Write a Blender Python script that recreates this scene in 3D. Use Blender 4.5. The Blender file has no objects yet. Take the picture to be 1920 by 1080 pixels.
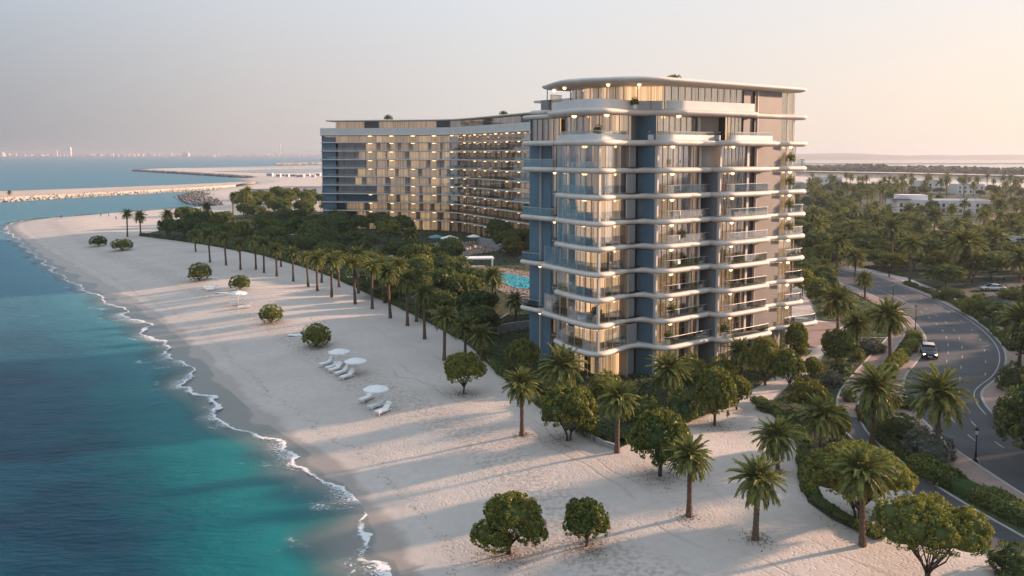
import bpy, bmesh, math, random
import numpy as np
from mathutils import Vector, Matrix, noise as mnoise
R = math.radians
random.seed(7); rng = np.random.default_rng(7)
SC = bpy.context.scene
COL = SC.collection

# ------------------------------------------------------------------ camera
F = 1600.0; PITCH = R(4.5); CY = 414.0; ZC = 32.0
cam = bpy.data.cameras.new('camera'); co = bpy.data.objects.new('camera', cam); COL.objects.link(co)
co.location = (0, 0, ZC); co.rotation_euler = (math.pi / 2 - PITCH, 0, 0)
cam.sensor_width = 36; cam.lens = 36 * F / 1920; cam.shift_y = -(540 - CY) / 1920
cam.clip_start = 0.5; cam.clip_end = 60000
SC.camera = co

# ------------------------------------------------------------------ sky and sun
SUN_EL, SUN_AZ = R(14.0), math.atan2(0.33, 0.94)          # azimuth measured from +X towards +Y
w = bpy.data.worlds.new('World'); SC.world = w; w.use_nodes = True
wn, wl = w.node_tree.nodes, w.node_tree.links
wn.clear()
sky = wn.new('ShaderNodeTexSky'); sky.sky_type = 'NISHITA'; sky.sun_disc = False
sky.sun_elevation = SUN_EL; sky.sun_rotation = math.pi / 2 - SUN_AZ
sky.air_density = 1.0; sky.dust_density = 3.0; sky.ozone_density = 1.5; sky.altitude = 0
bg = wn.new('ShaderNodeBackground'); bg.inputs[1].default_value = 0.112
wo = wn.new('ShaderNodeOutputWorld')
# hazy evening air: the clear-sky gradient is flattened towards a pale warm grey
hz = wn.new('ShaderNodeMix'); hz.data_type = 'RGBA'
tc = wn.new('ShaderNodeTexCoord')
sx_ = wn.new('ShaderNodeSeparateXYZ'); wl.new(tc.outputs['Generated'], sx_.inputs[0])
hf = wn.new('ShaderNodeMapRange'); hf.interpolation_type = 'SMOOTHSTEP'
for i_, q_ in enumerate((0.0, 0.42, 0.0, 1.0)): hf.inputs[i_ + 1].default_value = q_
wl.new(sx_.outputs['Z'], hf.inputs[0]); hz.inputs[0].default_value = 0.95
dot = wn.new('ShaderNodeVectorMath'); dot.operation = 'DOT_PRODUCT'
dot.inputs[1].default_value = (math.cos(SUN_AZ), math.sin(SUN_AZ), 0.0)
wl.new(tc.outputs['Generated'], dot.inputs[0])
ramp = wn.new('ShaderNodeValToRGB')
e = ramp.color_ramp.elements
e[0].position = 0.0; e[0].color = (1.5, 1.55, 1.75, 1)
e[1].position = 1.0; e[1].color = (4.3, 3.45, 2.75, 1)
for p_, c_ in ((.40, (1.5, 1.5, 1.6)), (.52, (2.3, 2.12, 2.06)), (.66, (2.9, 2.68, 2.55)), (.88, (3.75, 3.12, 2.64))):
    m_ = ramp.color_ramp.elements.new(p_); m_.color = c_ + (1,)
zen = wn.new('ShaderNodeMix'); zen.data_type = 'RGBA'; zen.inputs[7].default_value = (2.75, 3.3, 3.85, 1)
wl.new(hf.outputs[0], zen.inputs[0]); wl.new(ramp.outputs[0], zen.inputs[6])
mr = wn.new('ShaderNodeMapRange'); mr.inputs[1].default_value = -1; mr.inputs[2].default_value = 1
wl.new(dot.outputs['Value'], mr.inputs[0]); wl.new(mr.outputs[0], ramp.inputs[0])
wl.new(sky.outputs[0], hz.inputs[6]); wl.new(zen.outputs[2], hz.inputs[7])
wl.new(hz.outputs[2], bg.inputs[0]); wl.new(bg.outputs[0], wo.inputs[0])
sun = bpy.data.lights.new('sun', 'SUN'); so = bpy.data.objects.new('sun', sun); COL.objects.link(so)
sun.energy = 5.0; sun.angle = R(2.2); sun.color = (1.0, 0.63, 0.42)
sdir = Vector((math.cos(SUN_AZ) * math.cos(SUN_EL), math.sin(SUN_AZ) * math.cos(SUN_EL), math.sin(SUN_EL)))
so.rotation_euler = sdir.to_track_quat('Z', 'Y').to_euler()
so.location = sdir * 300
SC.view_settings.view_transform = 'Standard'; SC.view_settings.look = 'None'
SC.view_settings.exposure = 1.27; SC.view_settings.gamma = 1.0
SC.render.engine = 'CYCLES'
cy = SC.cycles
cy.use_denoising = True; cy.denoising_prefilter = 'ACCURATE'; cy.max_bounces = 8; cy.diffuse_bounces = 3; cy.glossy_bounces = 3
cy.transmission_bounces = 4; cy.transparent_max_bounces = 14; cy.volume_bounces = 0
cy.sample_clamp_indirect = 4.0; cy.caustics_reflective = False; cy.caustics_refractive = False
cy.use_light_tree = True

# ------------------------------------------------------------------ helpers
fwv = np.array([0, math.cos(PITCH), -math.sin(PITCH)]); upv = np.array([0, math.sin(PITCH), math.cos(PITCH)])
GZ = 2.0
def P(x, y, z=GZ):
    """photograph point -> world point on the level z"""
    d = fwv + np.array([1, 0, 0]) * (x - 960) / F + upv * (CY - y) / F
    t = (z - ZC) / d[2]
    return np.array([d[0] * t, d[1] * t, z])
def PL(pts, z=GZ): return [tuple(P(x, y, z)[:2]) for x, y in pts]
def PPM(p): return F / (p[1] * math.cos(PITCH) - (p[2] - ZC) * math.sin(PITCH))

WM = {}                                                   # world matrix of everything placed
def tag(o, label=None, cat=None, group=None, kind=None):
    if label: o['label'] = label
    if cat: o['category'] = cat
    if group: o['group'] = group
    if kind: o['kind'] = kind
    return o
def put(name, me, parent=None, loc=(0, 0, 0), rot=(0, 0, 0), scale=(1, 1, 1), mat=None):
    o = bpy.data.objects.new(name, me); COL.objects.link(o)
    m = mat if mat is not None else Matrix.LocRotScale(Vector(loc), __import__('mathutils').Euler(rot), Vector(scale))
    o.matrix_basis = m
    WM[o] = m
    if parent is not None:
        o.parent = parent; o.matrix_parent_inverse = WM[parent].inverted()
    return o
def empty(name, loc, rz=0, label=None, cat=None, group=None):
    o = put(name, None, None, loc, (0, 0, rz)); o.empty_display_size = 0.3
    return tag(o, label, cat, group)
def mesh(name, v, f, mat=None, smooth=False):
    me = bpy.data.meshes.new(name)
    if isinstance(v, np.ndarray) and isinstance(f, np.ndarray):
        n, k = f.shape
        me.vertices.add(len(v)); me.vertices.foreach_set('co', v.astype(np.float32).ravel())
        me.loops.add(n * k); me.loops.foreach_set('vertex_index', f.astype(np.int32).ravel())
        me.polygons.add(n); me.polygons.foreach_set('loop_start', np.arange(0, n * k, k, dtype=np.int32))
        me.update(calc_edges=True)
    else:
        me.from_pydata([tuple(map(float, q)) for q in v], [], [tuple(map(int, q)) for q in f]); me.update()
    if mat: me.materials.append(mat)
    if smooth: me.polygons.foreach_set('use_smooth', [True] * len(me.polygons))
    return me
def fattr(me, name, arr, dom='POINT'):
    a = me.attributes.new(name, 'FLOAT', dom); a.data.foreach_set('value', np.asarray(arr, np.float32))

class MB:
    """collects simple shapes for one mesh"""
    def __init__(s): s.v = []; s.f = []
    def add(s, v, f):
        b = len(s.v); s.v += [tuple(q) for q in v]; s.f += [tuple(i + b for i in q) for q in f]; return s
    def box(s, c, d, rz=0, bev=0):
        x, y, z = d[0] / 2, d[1] / 2, d[2] / 2
        ca, sa = math.cos(rz), math.sin(rz)
        if bev:
            bev = min(bev, x * .9, y * .9, z * .9)
            V = []
            for sz in (-1, 1):
                for zz, ins in (((z), bev), ((z - bev), 0)):
                    for sx, sy in ((-1, -1), (1, -1), (1, 1), (-1, 1)): V.append((sx * (x - ins), sy * (y - ins), sz * zz))
            fs = [(3, 2, 1, 0), (8, 9, 10, 11)]
            for i in range(4):
                j = (i + 1) % 4
                fs += [(i, j, 4 + j, 4 + i), (4 + i, 4 + j, 12 + j, 12 + i), (12 + i, 12 + j, 8 + j, 8 + i)]
        else:
            V = [(a * x, b * y, k * z) for k in (-1, 1) for a, b in ((-1, -1), (1, -1), (1, 1), (-1, 1))]
            fs = [(3, 2, 1, 0), (4, 5, 6, 7), (0, 1, 5, 4), (1, 2, 6, 5), (2, 3, 7, 6), (3, 0, 4, 7)]
        return s.add([(c[0] + a * ca - b * sa, c[1] + a * sa + b * ca, c[2] + k) for a, b, k in V], fs)
    def tube(s, pts, rad, n=7, cap=True):
        pts = [Vector(p) for p in pts]
        rad = [rad] * len(pts) if not hasattr(rad, '__len__') else rad
        V = []; fs = []
        for i, p in enumerate(pts):
            t = (pts[min(i + 1, len(pts) - 1)] - pts[max(i - 1, 0)]).normalized()
            a = t.orthogonal().normalized() if abs(t.z) < .99 else Vector((1, 0, 0))
            if abs(t.z) >= .99: a = (a - t * a.dot(t)).normalized()
            b = t.cross(a)
            for k in range(n):
                q = 2 * math.pi * k / n
                V.append(p + (a * math.cos(q) + b * math.sin(q)) * rad[i])
        for i in range(len(pts) - 1):
            for k in range(n):
                fs.append((i * n + k, i * n + (k + 1) % n, (i + 1) * n + (k + 1) % n, (i + 1) * n + k))
        if cap: fs += [tuple(range(n - 1, -1, -1)), tuple((len(pts) - 1) * n + k for k in range(n))]
        return s.add(V, fs)
    def lathe(s, prof, c=(0, 0, 0), n=16):
        V = []; fs = []
        for r, z in prof:
            for k in range(n):
                q = 2 * math.pi * k / n; V.append((c[0] + r * math.cos(q), c[1] + r * math.sin(q), c[2] + z))
        for i in range(len(prof) - 1):
            for k in range(n): fs.append((i * n + k, i * n + (k + 1) % n, (i + 1) * n + (k + 1) % n, (i + 1) * n + k))
        fs += [tuple(range(n - 1, -1, -1)), tuple((len(prof) - 1) * n + k for k in range(n))]
        return s.add(V, fs)
    def mesh(s, name, mat=None, smooth=False): return mesh(name, s.v, s.f, mat, smooth)
    def put(s, name, mat, parent=None, smooth=False): return put(name, s.mesh(name, mat, smooth), parent)

# ------------------------------------------------------------------ materials
def newmat(name):
    m = bpy.data.materials.new(name); m.use_nodes = True
    nt = m.node_tree; return m, nt, nt.nodes, nt.links, nt.nodes['Principled BSDF']
def pmat(name, col, rough=.6, metal=0, spec=.4, var=.08, scale=1.5, bump=0, bscale=20, emit=None, estr=0):
    m, nt, n, l, b = newmat(name)
    b.inputs['Roughness'].default_value = rough; b.inputs['Metallic'].default_value = metal
    b.inputs['Specular IOR Level'].default_value = spec
    c = tuple(col) + (1,)
    if var:
        g = n.new('ShaderNodeNewGeometry'); t = n.new('ShaderNodeTexNoise'); t.inputs['Scale'].default_value = scale
        t.inputs['Detail'].default_value = 5
        l.new(g.outputs['Position'], t.inputs['Vector'])
        mx = n.new('ShaderNodeMix'); mx.data_type = 'RGBA'
        mx.inputs[6].default_value = tuple(k * (1 - var) for k in col) + (1,)
        mx.inputs[7].default_value = tuple(min(1, k * (1 + var)) for k in col) + (1,)
        mp = n.new('ShaderNodeMapRange'); mp.inputs[1].default_value = .3; mp.inputs[2].default_value = .7
        l.new(t.outputs[0], mp.inputs[0]); l.new(mp.outputs[0], mx.inputs[0]); l.new(mx.outputs[2], b.inputs['Base Color'])
    else: b.inputs['Base Color'].default_value = c
    if bump:
        g = n.new('ShaderNodeNewGeometry'); t = n.new('ShaderNodeTexNoise'); t.inputs['Scale'].default_value = bscale; t.inputs['Detail'].default_value = 4
        l.new(g.outputs['Position'], t.inputs['Vector'])
        bp = n.new('ShaderNodeBump'); bp.inputs['Strength'].default_value = bump; bp.inputs['Distance'].default_value = .1
        l.new(t.outputs[0], bp.inputs['Height']); l.new(bp.outputs[0], b.inputs['Normal'])
    if emit:
        b.inputs['Emission Color'].default_value = tuple(emit) + (1,); b.inputs['Emission Strength'].default_value = estr
    return m
def glowclothmat(name, col, emit, estr):  # cloth that glows itself: emission stands in for room light behind it
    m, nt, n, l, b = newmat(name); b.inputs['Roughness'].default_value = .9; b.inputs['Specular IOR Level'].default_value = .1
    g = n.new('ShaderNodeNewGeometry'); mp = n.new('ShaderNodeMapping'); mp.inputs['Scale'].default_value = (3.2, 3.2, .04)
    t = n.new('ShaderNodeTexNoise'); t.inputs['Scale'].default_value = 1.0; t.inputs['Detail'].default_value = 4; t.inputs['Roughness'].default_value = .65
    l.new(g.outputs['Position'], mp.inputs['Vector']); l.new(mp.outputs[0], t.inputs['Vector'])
    r_ = n.new('ShaderNodeMapRange')  # vertical streaks paint fold light and dark into colour and glow
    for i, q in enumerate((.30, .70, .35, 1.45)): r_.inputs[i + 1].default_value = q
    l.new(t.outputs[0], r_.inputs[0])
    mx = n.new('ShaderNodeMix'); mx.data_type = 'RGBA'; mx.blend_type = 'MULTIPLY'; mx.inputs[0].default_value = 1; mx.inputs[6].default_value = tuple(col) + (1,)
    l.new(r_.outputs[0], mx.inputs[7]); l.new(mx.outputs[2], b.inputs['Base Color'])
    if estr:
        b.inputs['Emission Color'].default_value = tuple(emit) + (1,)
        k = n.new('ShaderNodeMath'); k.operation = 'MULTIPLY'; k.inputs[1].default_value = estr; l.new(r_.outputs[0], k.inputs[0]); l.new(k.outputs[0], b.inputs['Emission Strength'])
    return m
def glassmat(name, tint, refl=.08, boost=1.0):
    m, nt, n, l, b = newmat(name); n.remove(b)
    tr = n.new('ShaderNodeBsdfTransparent'); tr.inputs[0].default_value = tuple(tint) + (1,)
    gl = n.new('ShaderNodeBsdfGlossy'); gl.inputs['Roughness'].default_value = .03; gl.inputs[0].default_value = (.92, .96, 1, 1)
    fr = n.new('ShaderNodeFresnel'); fr.inputs[0].default_value = 1.5
    ma = n.new('ShaderNodeMath'); ma.operation = 'MULTIPLY_ADD'; ma.inputs[1].default_value = boost; ma.inputs[2].default_value = refl; ma.use_clamp = True
    mx = n.new('ShaderNodeMixShader')
    l.new(fr.outputs[0], ma.inputs[0]); l.new(ma.outputs[0], mx.inputs[0]); l.new(tr.outputs[0], mx.inputs[1]); l.new(gl.outputs[0], mx.inputs[2])
    l.new(mx.outputs[0], n['Material Output'].inputs[0]); return m
def leafmat(name, dark, light, trans=.28):
    m, nt, n, l, b = newmat(name); n.remove(b)
    at = n.new('ShaderNodeAttribute'); at.attribute_name = 'tint'
    oi = n.new('ShaderNodeObjectInfo')
    ad = n.new('ShaderNodeMath'); ad.operation = 'MULTIPLY_ADD'; ad.inputs[1].default_value = .35; ad.inputs[2].default_value = -.17
    l.new(oi.outputs['Random'], ad.inputs[0])
    s = n.new('ShaderNodeMath'); s.operation = 'ADD'; s.use_clamp = True
    l.new(at.outputs['Fac'], s.inputs[0]); l.new(ad.outputs[0], s.inputs[1])
    mx = n.new('ShaderNodeMix'); mx.data_type = 'RGBA'; mx.inputs[6].default_value = tuple(dark) + (1,); mx.inputs[7].default_value = tuple(light) + (1,)
    l.new(s.outputs[0], mx.inputs[0])
    d = n.new('ShaderNodeBsdfDiffuse'); t = n.new('ShaderNodeBsdfTranslucent'); g = n.new('ShaderNodeBsdfGlossy'); g.inputs['Roughness'].default_value = .45
    g.inputs[0].default_value = (.5, .5, .5, 1)
    l.new(mx.outputs[2], d.inputs[0]); l.new(mx.outputs[2], t.inputs[0])
    m1 = n.new('ShaderNodeMixShader'); m1.inputs[0].default_value = trans
    m2 = n.new('ShaderNodeMixShader'); m2.inputs[0].default_value = .035
    l.new(d.outputs[0], m1.inputs[1]); l.new(t.outputs[0], m1.inputs[2]); l.new(m1.outputs[0], m2.inputs[1]); l.new(g.outputs[0], m2.inputs[2])
    l.new(m2.outputs[0], n['Material Output'].inputs[0]); return m

M = {}
M['slab'] = pmat('slab_white', (.57, .52, .475), .6, var=.10, scale=.45, bump=.03, bscale=9)
M['parapet'] = pmat('parapet_white', (.60, .575, .555), .5, var=.06, scale=.5)
M['blue'] = pmat('wall_blue_grey', (.078, .150, .205), .4, var=.10, scale=.35, bump=.02, bscale=6)
M['greywall'] = pmat('wall_slate', (.15, .165, .185), .5, var=.10, scale=.35)
M['taupe'] = pmat('wall_taupe', (.17, .155, .15), .6, var=.08, scale=.4)
M['panelgrey'] = pmat('panel_grey', (.20, .205, .21), .35, var=.08, scale=.5)
M['dark'] = pmat('dark_glass', (.04, .045, .05), .12, spec=.6, var=.1)
M['frame'] = pmat('frame_bronze', (.10, .085, .075), .4, metal=.3, var=.05)
M['fin'] = pmat('fin_white', (.50, .46, .43), .45, var=.03)
M['curtain'] = glowclothmat('curtain_cream_glow', (.46, .36, .265), (1, .62, .34), .30)
M['curtainlit'] = glowclothmat('curtain_lit', (.48, .36, .24), (1, .58, .28), .44)
M['curtaindim'] = glowclothmat('curtain_grey_glow', (.25, .23, .215), (1, .64, .38), .15)
M['hotelcloth'] = glowclothmat('hotel_curtain_glow', (.40, .335, .27), (1, .66, .38), .13)
M['hotellit'] = glowclothmat('hotel_curtain_lit', (.42, .34, .26), (1, .64, .34), .20)
M['glass'] = glassmat('window_glass', (.95, .96, .97), .03, .8)
M['loggia'] = glassmat('loggia_glass', (.95, .96, .96), .02, .55)
M['rail'] = glassmat('railing_glass', (.92, .95, .95), .05, .7)
M['metal'] = pmat('handrail_metal', (.55, .52, .49), .35, metal=.6, var=.03)
M['lamp'] = pmat('lamp_glow', (.9, .8, .6), .5, var=0, emit=(1, .56, .24), estr=1.9)
M['lampfar'] = pmat('lamp_glow_hotel', (.9, .8, .6), .5, var=0, emit=(1, .56, .24), estr=1.6)
M['floor'] = pmat('loggia_floor', (.42, .34, .27), .6, var=.1, scale=1)
M['ceil'] = pmat('ceiling_warm', (.55, .5, .45), .7, var=.05)
M['bluepane'] = pmat('blue_glass', (.045, .075, .10), .08, spec=.7, var=.25, scale=.4)
M['core'] = pmat('room_wall', (.36, .31, .26), .8, var=.1, scale=.6)
M['white'] = pmat('white_paint', (.74, .73, .72), .5, var=.04)
M['canvas'] = pmat('white_canvas', (.72, .72, .72), .8, var=.06, scale=3)
M['teal'] = pmat('teal_canvas', (.10, .24, .28), .8, var=.06, scale=3)
M['trunk'] = pmat('palm_bark', (.11, .072, .05), .9, var=.35, scale=6, bump=.5, bscale=14)
M['bark'] = pmat('tree_bark', (.055, .042, .035), .9, var=.3, scale=5, bump=.5, bscale=12)
M['boot'] = pmat('palm_boots', (.16, .10, .05), .9, var=.3, scale=9)
M['frond'] = leafmat('palm_frond', (.036, .076, .024), (.310, .310, .085), .32)
M['leaf'] = leafmat('tree_leaf', (.034, .074, .014), (.310, .290, .050), .36)
M['leafdark'] = leafmat('tree_leaf_dark', (.028, .062, .018), (.180, .210, .050), .34)
M['leafgold'] = leafmat('tree_leaf_gold', (.055, .068, .010), (.20, .19, .028), .3)
M['leafsilver'] = leafmat('shrub_silver', (.05, .065, .05), (.17, .19, .15), .25)
M['soil'] = pmat('planting_soil', (.020, .032, .013), .95, var=.4, scale=.7, bump=.5, bscale=5)
M['grass'] = pmat('lawn', (.035, .055, .018), .95, var=.35, scale=1.1, bump=.5, bscale=9)
M['asphalt'] = pmat('asphalt', (.042, .046, .054), .75, var=.28, scale=.22, bump=.12, bscale=30)
M['paver'] = pmat('pink_paving', (.24, .17, .15), .8, var=.12, scale=.5, bump=.1, bscale=12)
M['kerb'] = pmat('kerb_stone', (.30, .285, .27), .8, var=.1, scale=2)
M['paint'] = pmat('road_paint', (.30, .30, .30), .7, var=.25, scale=3)
M['concrete'] = pmat('concrete', (.26, .26, .26), .8, var=.12, scale=1, bump=.1)
M['rock'] = pmat('armour_rock', (.36, .32, .27), .9, var=.25, scale=.5)
M['rockdark'] = pmat('dark_rock', (.13, .125, .125), .9, var=.3, scale=.4)
M['black'] = pmat('black_metal', (.012, .012, .013), .4, metal=.4, var=0)
M['villa'] = pmat('villa_render', (.62, .60, .60), .7, var=.06, scale=.4)
M['villadk'] = pmat('villa_dark', (.10, .09, .085), .6, var=.1)  # dark colour for windows, doors and the villa canopy
M['city'] = pmat('city_render', (.62, .56, .52), .8, var=.25, scale=.01)
M['red'] = pmat('red_canvas', (.35, .04, .035), .7, var=.1)
M['mangrove'] = pmat('mangrove_mass', (.055, .06, .035), .95, var=.45, scale=.05)

# sand ---------------------------------------------------------------
def sandmat():
    m, nt, n, l, b = newmat('sand')
    at = n.new('ShaderNodeAttribute'); at.attribute_name = 'shore'
    g = n.new('ShaderNodeNewGeometry')
    def noise(sc, det=4, rough=.55):
        t = n.new('ShaderNodeTexNoise'); t.inputs['Scale'].default_value = sc; t.inputs['Detail'].default_value = det; t.inputs['Roughness'].default_value = rough
        l.new(g.outputs['Position'], t.inputs['Vector']); return t.outputs[0]
    def math_(op, a, bb, c=None):
        k = n.new('ShaderNodeMath'); k.operation = op
        for i, q in enumerate((a, bb, c)):
            if q is None: continue
            if isinstance(q, (int, float)): k.inputs[i].default_value = q
            else: l.new(q, k.inputs[i])
        return k.outputs[0]
    def mix(fac, a, bb):
        k = n.new('ShaderNodeMix'); k.data_type = 'RGBA'; l.new(fac, k.inputs[0])
        for i, q in ((6, a), (7, bb)):
            if isinstance(q, tuple): k.inputs[i].default_value = q + (1,)
            else: l.new(q, k.inputs[i])
        return k.outputs[2]
    def rng_(v, a, bb, c=0, d=1):
        k = n.new('ShaderNodeMapRange'); k.interpolation_type = 'SMOOTHSTEP'; l.new(v, k.inputs[0])
        for i, q in enumerate((a, bb, c, d)): k.inputs[i + 1].default_value = q
        return k.outputs[0]
    big = noise(.12); mid = noise(1.1, 5); fine = noise(9, 4, .7)
    c = mix(rng_(big, .35, .65), (.45, .395, .36), (.50, .44, .40))
    c = mix(rng_(mid, .3, .75, 0, .55), c, (.40, .345, .31))
    c = mix(rng_(fine, .60, .78, 0, .6), c, (.27, .225, .195))
    sh = math_('MULTIPLY_ADD', noise(.35), 3.0, math_('ADD', at.outputs['Fac'], -1.5))
    wet = rng_(sh, 2.8, 4.4, 1, 0)
    track = math_('MULTIPLY', math_('MULTIPLY', rng_(sh, 13, 15.5), rng_(sh, 18, 21.5, 1, 0)), rng_(noise(2.2, 5), .42, .62))
    c = mix(math_('MULTIPLY', track, .5), c, (.24, .19, .155))
    c = mix(math_('MULTIPLY', wet, .85), c, (.215, .175, .15))
    def stripe(c0, w0, nz):
        d_ = math_('ABSOLUTE', math_('SUBTRACT', nz, c0), 0.0)
        return rng_(d_, w0 * .4, w0, 1, 0)
    mean = math_('MULTIPLY_ADD', noise(.045, 2), 9.0, math_('ADD', at.outputs['Fac'], -4.5))
    wheel = math_('MAXIMUM', stripe(23.0, .22, mean), stripe(24.7, .22, mean))
    wheel = math_('MAXIMUM', wheel, math_('MULTIPLY', stripe(31.0, .3, mean), .6))
    wheel = math_('MULTIPLY', wheel, rng_(noise(.09, 2), .40, .58))
    tide = math_('MULTIPLY', stripe(6.6, .5, sh), rng_(noise(2.6, 4, .7), .50, .62))
    c = mix(math_('MULTIPLY', wheel, .35), c, (.27, .225, .195))
    c = mix(math_('MULTIPLY', tide, .6), c, (.15, .12, .09))
    l.new(c, b.inputs['Base Color'])
    l.new(math_('MULTIPLY_ADD', wet, -.60, .92), b.inputs['Roughness']); b.inputs['Specular IOR Level'].default_value = .35
    vo = n.new('ShaderNodeTexVoronoi'); vo.inputs['Scale'].default_value = 2.8; l.new(g.outputs['Position'], vo.inputs['Vector'])
    dry = math_('SUBTRACT', 1.0, rng_(sh, 3.5, 9, 1, 0))
    h = math_('ADD', math_('MULTIPLY', rng_(vo.outputs['Distance'], .0, .45), .055), math_('MULTIPLY', mid, .09))
    h = math_('ADD', h, math_('MULTIPLY', noise(4.5, 3), .05))
    h = math_('MULTIPLY', h, dry)
    h = math_('ADD', h, math_('MULTIPLY', wheel, -.05))
    bp = n.new('ShaderNodeBump'); bp.inputs['Strength'].default_value = .55; bp.inputs['Distance'].default_value = 1.0
    l.new(h, bp.inputs['Height']); l.new(bp.outputs[0], b.inputs['Normal'])
    return m
M['sand'] = sandmat()

def seamat():
    m, nt, n, l, b = newmat('sea_water')
    at = n.new('ShaderNodeAttribute'); at.attribute_name = 'shore'
    g = n.new('ShaderNodeNewGeometry')
    mp = n.new('ShaderNodeMapping'); mp.inputs['Rotation'].default_value = (0, 0, R(-28)); mp.inputs['Scale'].default_value = (1.0, 2.3, 1)
    l.new(g.outputs['Position'], mp.inputs['Vector'])
    def noise(sc, det=3, rough=.5, vec=None):
        t = n.new('ShaderNodeTexNoise'); t.inputs['Scale'].default_value = sc; t.inputs['Detail'].default_value = det; t.inputs['Roughness'].default_value = rough
        l.new(vec or g.outputs['Position'], t.inputs['Vector']); return t.outputs[0]
    def math_(op, a, bb, c=None, clamp=False):
        k = n.new('ShaderNodeMath'); k.operation = op; k.use_clamp = clamp
        for i, q in enumerate((a, bb, c)):
            if q is None: continue
            if isinstance(q, (int, float)): k.inputs[i].default_value = q
            else: l.new(q, k.inputs[i])
        return k.outputs[0]
    def rng_(v, a, bb, c=0, d=1):
        k = n.new('ShaderNodeMapRange'); k.interpolation_type = 'SMOOTHSTEP'; l.new(v, k.inputs[0])
        for i, q in enumerate((a, bb, c, d)): k.inputs[i + 1].default_value = q
        return k.outputs[0]
    sh = at.outputs['Fac']
    shn = math_('MULTIPLY_ADD', noise(.06, 3), 10, math_('ADD', sh, -5.0))
    rp = n.new('ShaderNodeValToRGB'); cr = rp.color_ramp
    cr.elements[0].position = 0; cr.elements[0].color = (.12, .19, .20, 1)
    cr.elements[1].position = 1; cr.elements[1].color = (.003, .040, .075, 1)
    for p_, c_ in ((.03, (.05, .16, .175)), (.09, (.006, .125, .135)), (.26, (.003, .098, .118)), (.48, (.002, .052, .085))):
        q = cr.elements.new(p_); q.color = c_ + (1,)
    l.new(rng_(shn, -6, 50), rp.inputs[0])
    # linear map for the ramp
    patch = rng_(noise(.045, 4, .55), .44, .60)
    deep = rng_(sh, 10, 24)
    mx = n.new('ShaderNodeMix'); mx.data_type = 'RGBA'; l.new(math_('MULTIPLY', math_('MULTIPLY', patch, deep), .75), mx.inputs[0])
    l.new(rp.outputs[0], mx.inputs[6]); mx.inputs[7].default_value = (.002, .022, .050, 1)
    # shoal water further out keeps a paler blue
    sy = n.new('ShaderNodeSeparateXYZ'); l.new(g.outputs['Position'], sy.inputs[0])
    far = rng_(math_('MULTIPLY_ADD', noise(.02, 3), 60, sy.outputs['Y']), 110, 270)
    mfar = n.new('ShaderNodeMix'); mfar.data_type = 'RGBA'; l.new(math_('MULTIPLY', far, .92), mfar.inputs[0]); l.new(mx.outputs[2], mfar.inputs[6]); mfar.inputs[7].default_value = (.075, .190, .250, 1)
    # foam: a crisp swash line with a speckled wash of changing width behind it
    off = rng_(sy.outputs['Y'], 74, 112, 0, 2.2)
    sf = math_('SUBTRACT', math_('MULTIPLY_ADD', noise(.5, 4, .6), 1.6, math_('ADD', sh, -.8)), off)
    wid_ = math_('ADD', rng_(noise(.10, 2), .36, .62, .5, 4.2), math_('MULTIPLY', off, -.25))
    fine = noise(3.4, 6, .72)
    tt = math_('DIVIDE', sf, math_('MAXIMUM', wid_, .45))
    lace = rng_(math_('ADD', math_('MULTIPLY', fine, 1.5), math_('MULTIPLY', tt, -.42)), .52, .78)
    zone = math_('MULTIPLY', rng_(sf, -.05, .15), rng_(tt, .75, 1.15, 1, 0))
    line = math_('MULTIPLY', math_('MULTIPLY', rng_(sf, -.10, .08), rng_(sf, .22, .55, 1, 0)), rng_(noise(.22, 3), .34, .48, .25, 1))
    back = math_('MULTIPLY', math_('MULTIPLY', rng_(tt, .72, .95), rng_(tt, 1.05, 1.4, 1, 0)), math_('MULTIPLY', rng_(fine, .46, .60), rng_(noise(.3, 3), .50, .64)))
    fo = math_('MAXIMUM', line, math_('MULTIPLY', math_('MAXIMUM', math_('MULTIPLY', zone, lace), back), rng_(noise(.14, 2), .32, .46, .15, 1)))
    fo = math_('MULTIPLY', fo, .92, None, True)
    mf = n.new('ShaderNodeMix'); mf.data_type = 'RGBA'; l.new(fo, mf.inputs[0]); l.new(mfar.outputs[2], mf.inputs[6]); mf.inputs[7].default_value = (.78, .76, .77, 1)
    h = math_('ADD', math_('MULTIPLY', noise(.75, 5, .6, mp.outputs[0]), .30), math_('MULTIPLY', noise(.16, 2, .5, mp.outputs[0]), .6))
    h = math_('ADD', h, math_('MULTIPLY', noise(2.6, 3, .6, mp.outputs[0]), .06))
    calm = rng_(sh, 2, 14, .05, 1)
    bp = n.new('ShaderNodeBump'); bp.inputs['Distance'].default_value = 1.0; bp.inputs['Strength'].default_value = .85
    l.new(math_('MULTIPLY', h, calm), bp.inputs['Height'])
    n.remove(b)
    df = n.new('ShaderNodeBsdfDiffuse'); l.new(mf.outputs[2], df.inputs[0]); l.new(bp.outputs[0], df.inputs['Normal'])
    gs = n.new('ShaderNodeBsdfGlossy'); gs.inputs[0].default_value = (.80, .93, 1, 1); gs.inputs['Roughness'].default_value = .16; l.new(bp.outputs[0], gs.inputs['Normal'])
    fr = n.new('ShaderNodeFresnel'); fr.inputs[0].default_value = 1.33; l.new(bp.outputs[0], fr.inputs['Normal'])
    ff = math_('MULTIPLY', math_('MINIMUM', math_('MULTIPLY', fr.outputs[0], .34), .28), math_('SUBTRACT', 1.0, fo))
    ms = n.new('ShaderNodeMixShader'); l.new(ff, ms.inputs[0]); l.new(df.outputs[0], ms.inputs[1]); l.new(gs.outputs[0], ms.inputs[2])
    film = rng_(sh, -.6, -.2)
    body = rng_(math_('SUBTRACT', sh, math_('MULTIPLY', off, .6)), .3, 6.0, .20, 1.0)
    al = math_('MULTIPLY', film, math_('MAXIMUM', body, fo))
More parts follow.
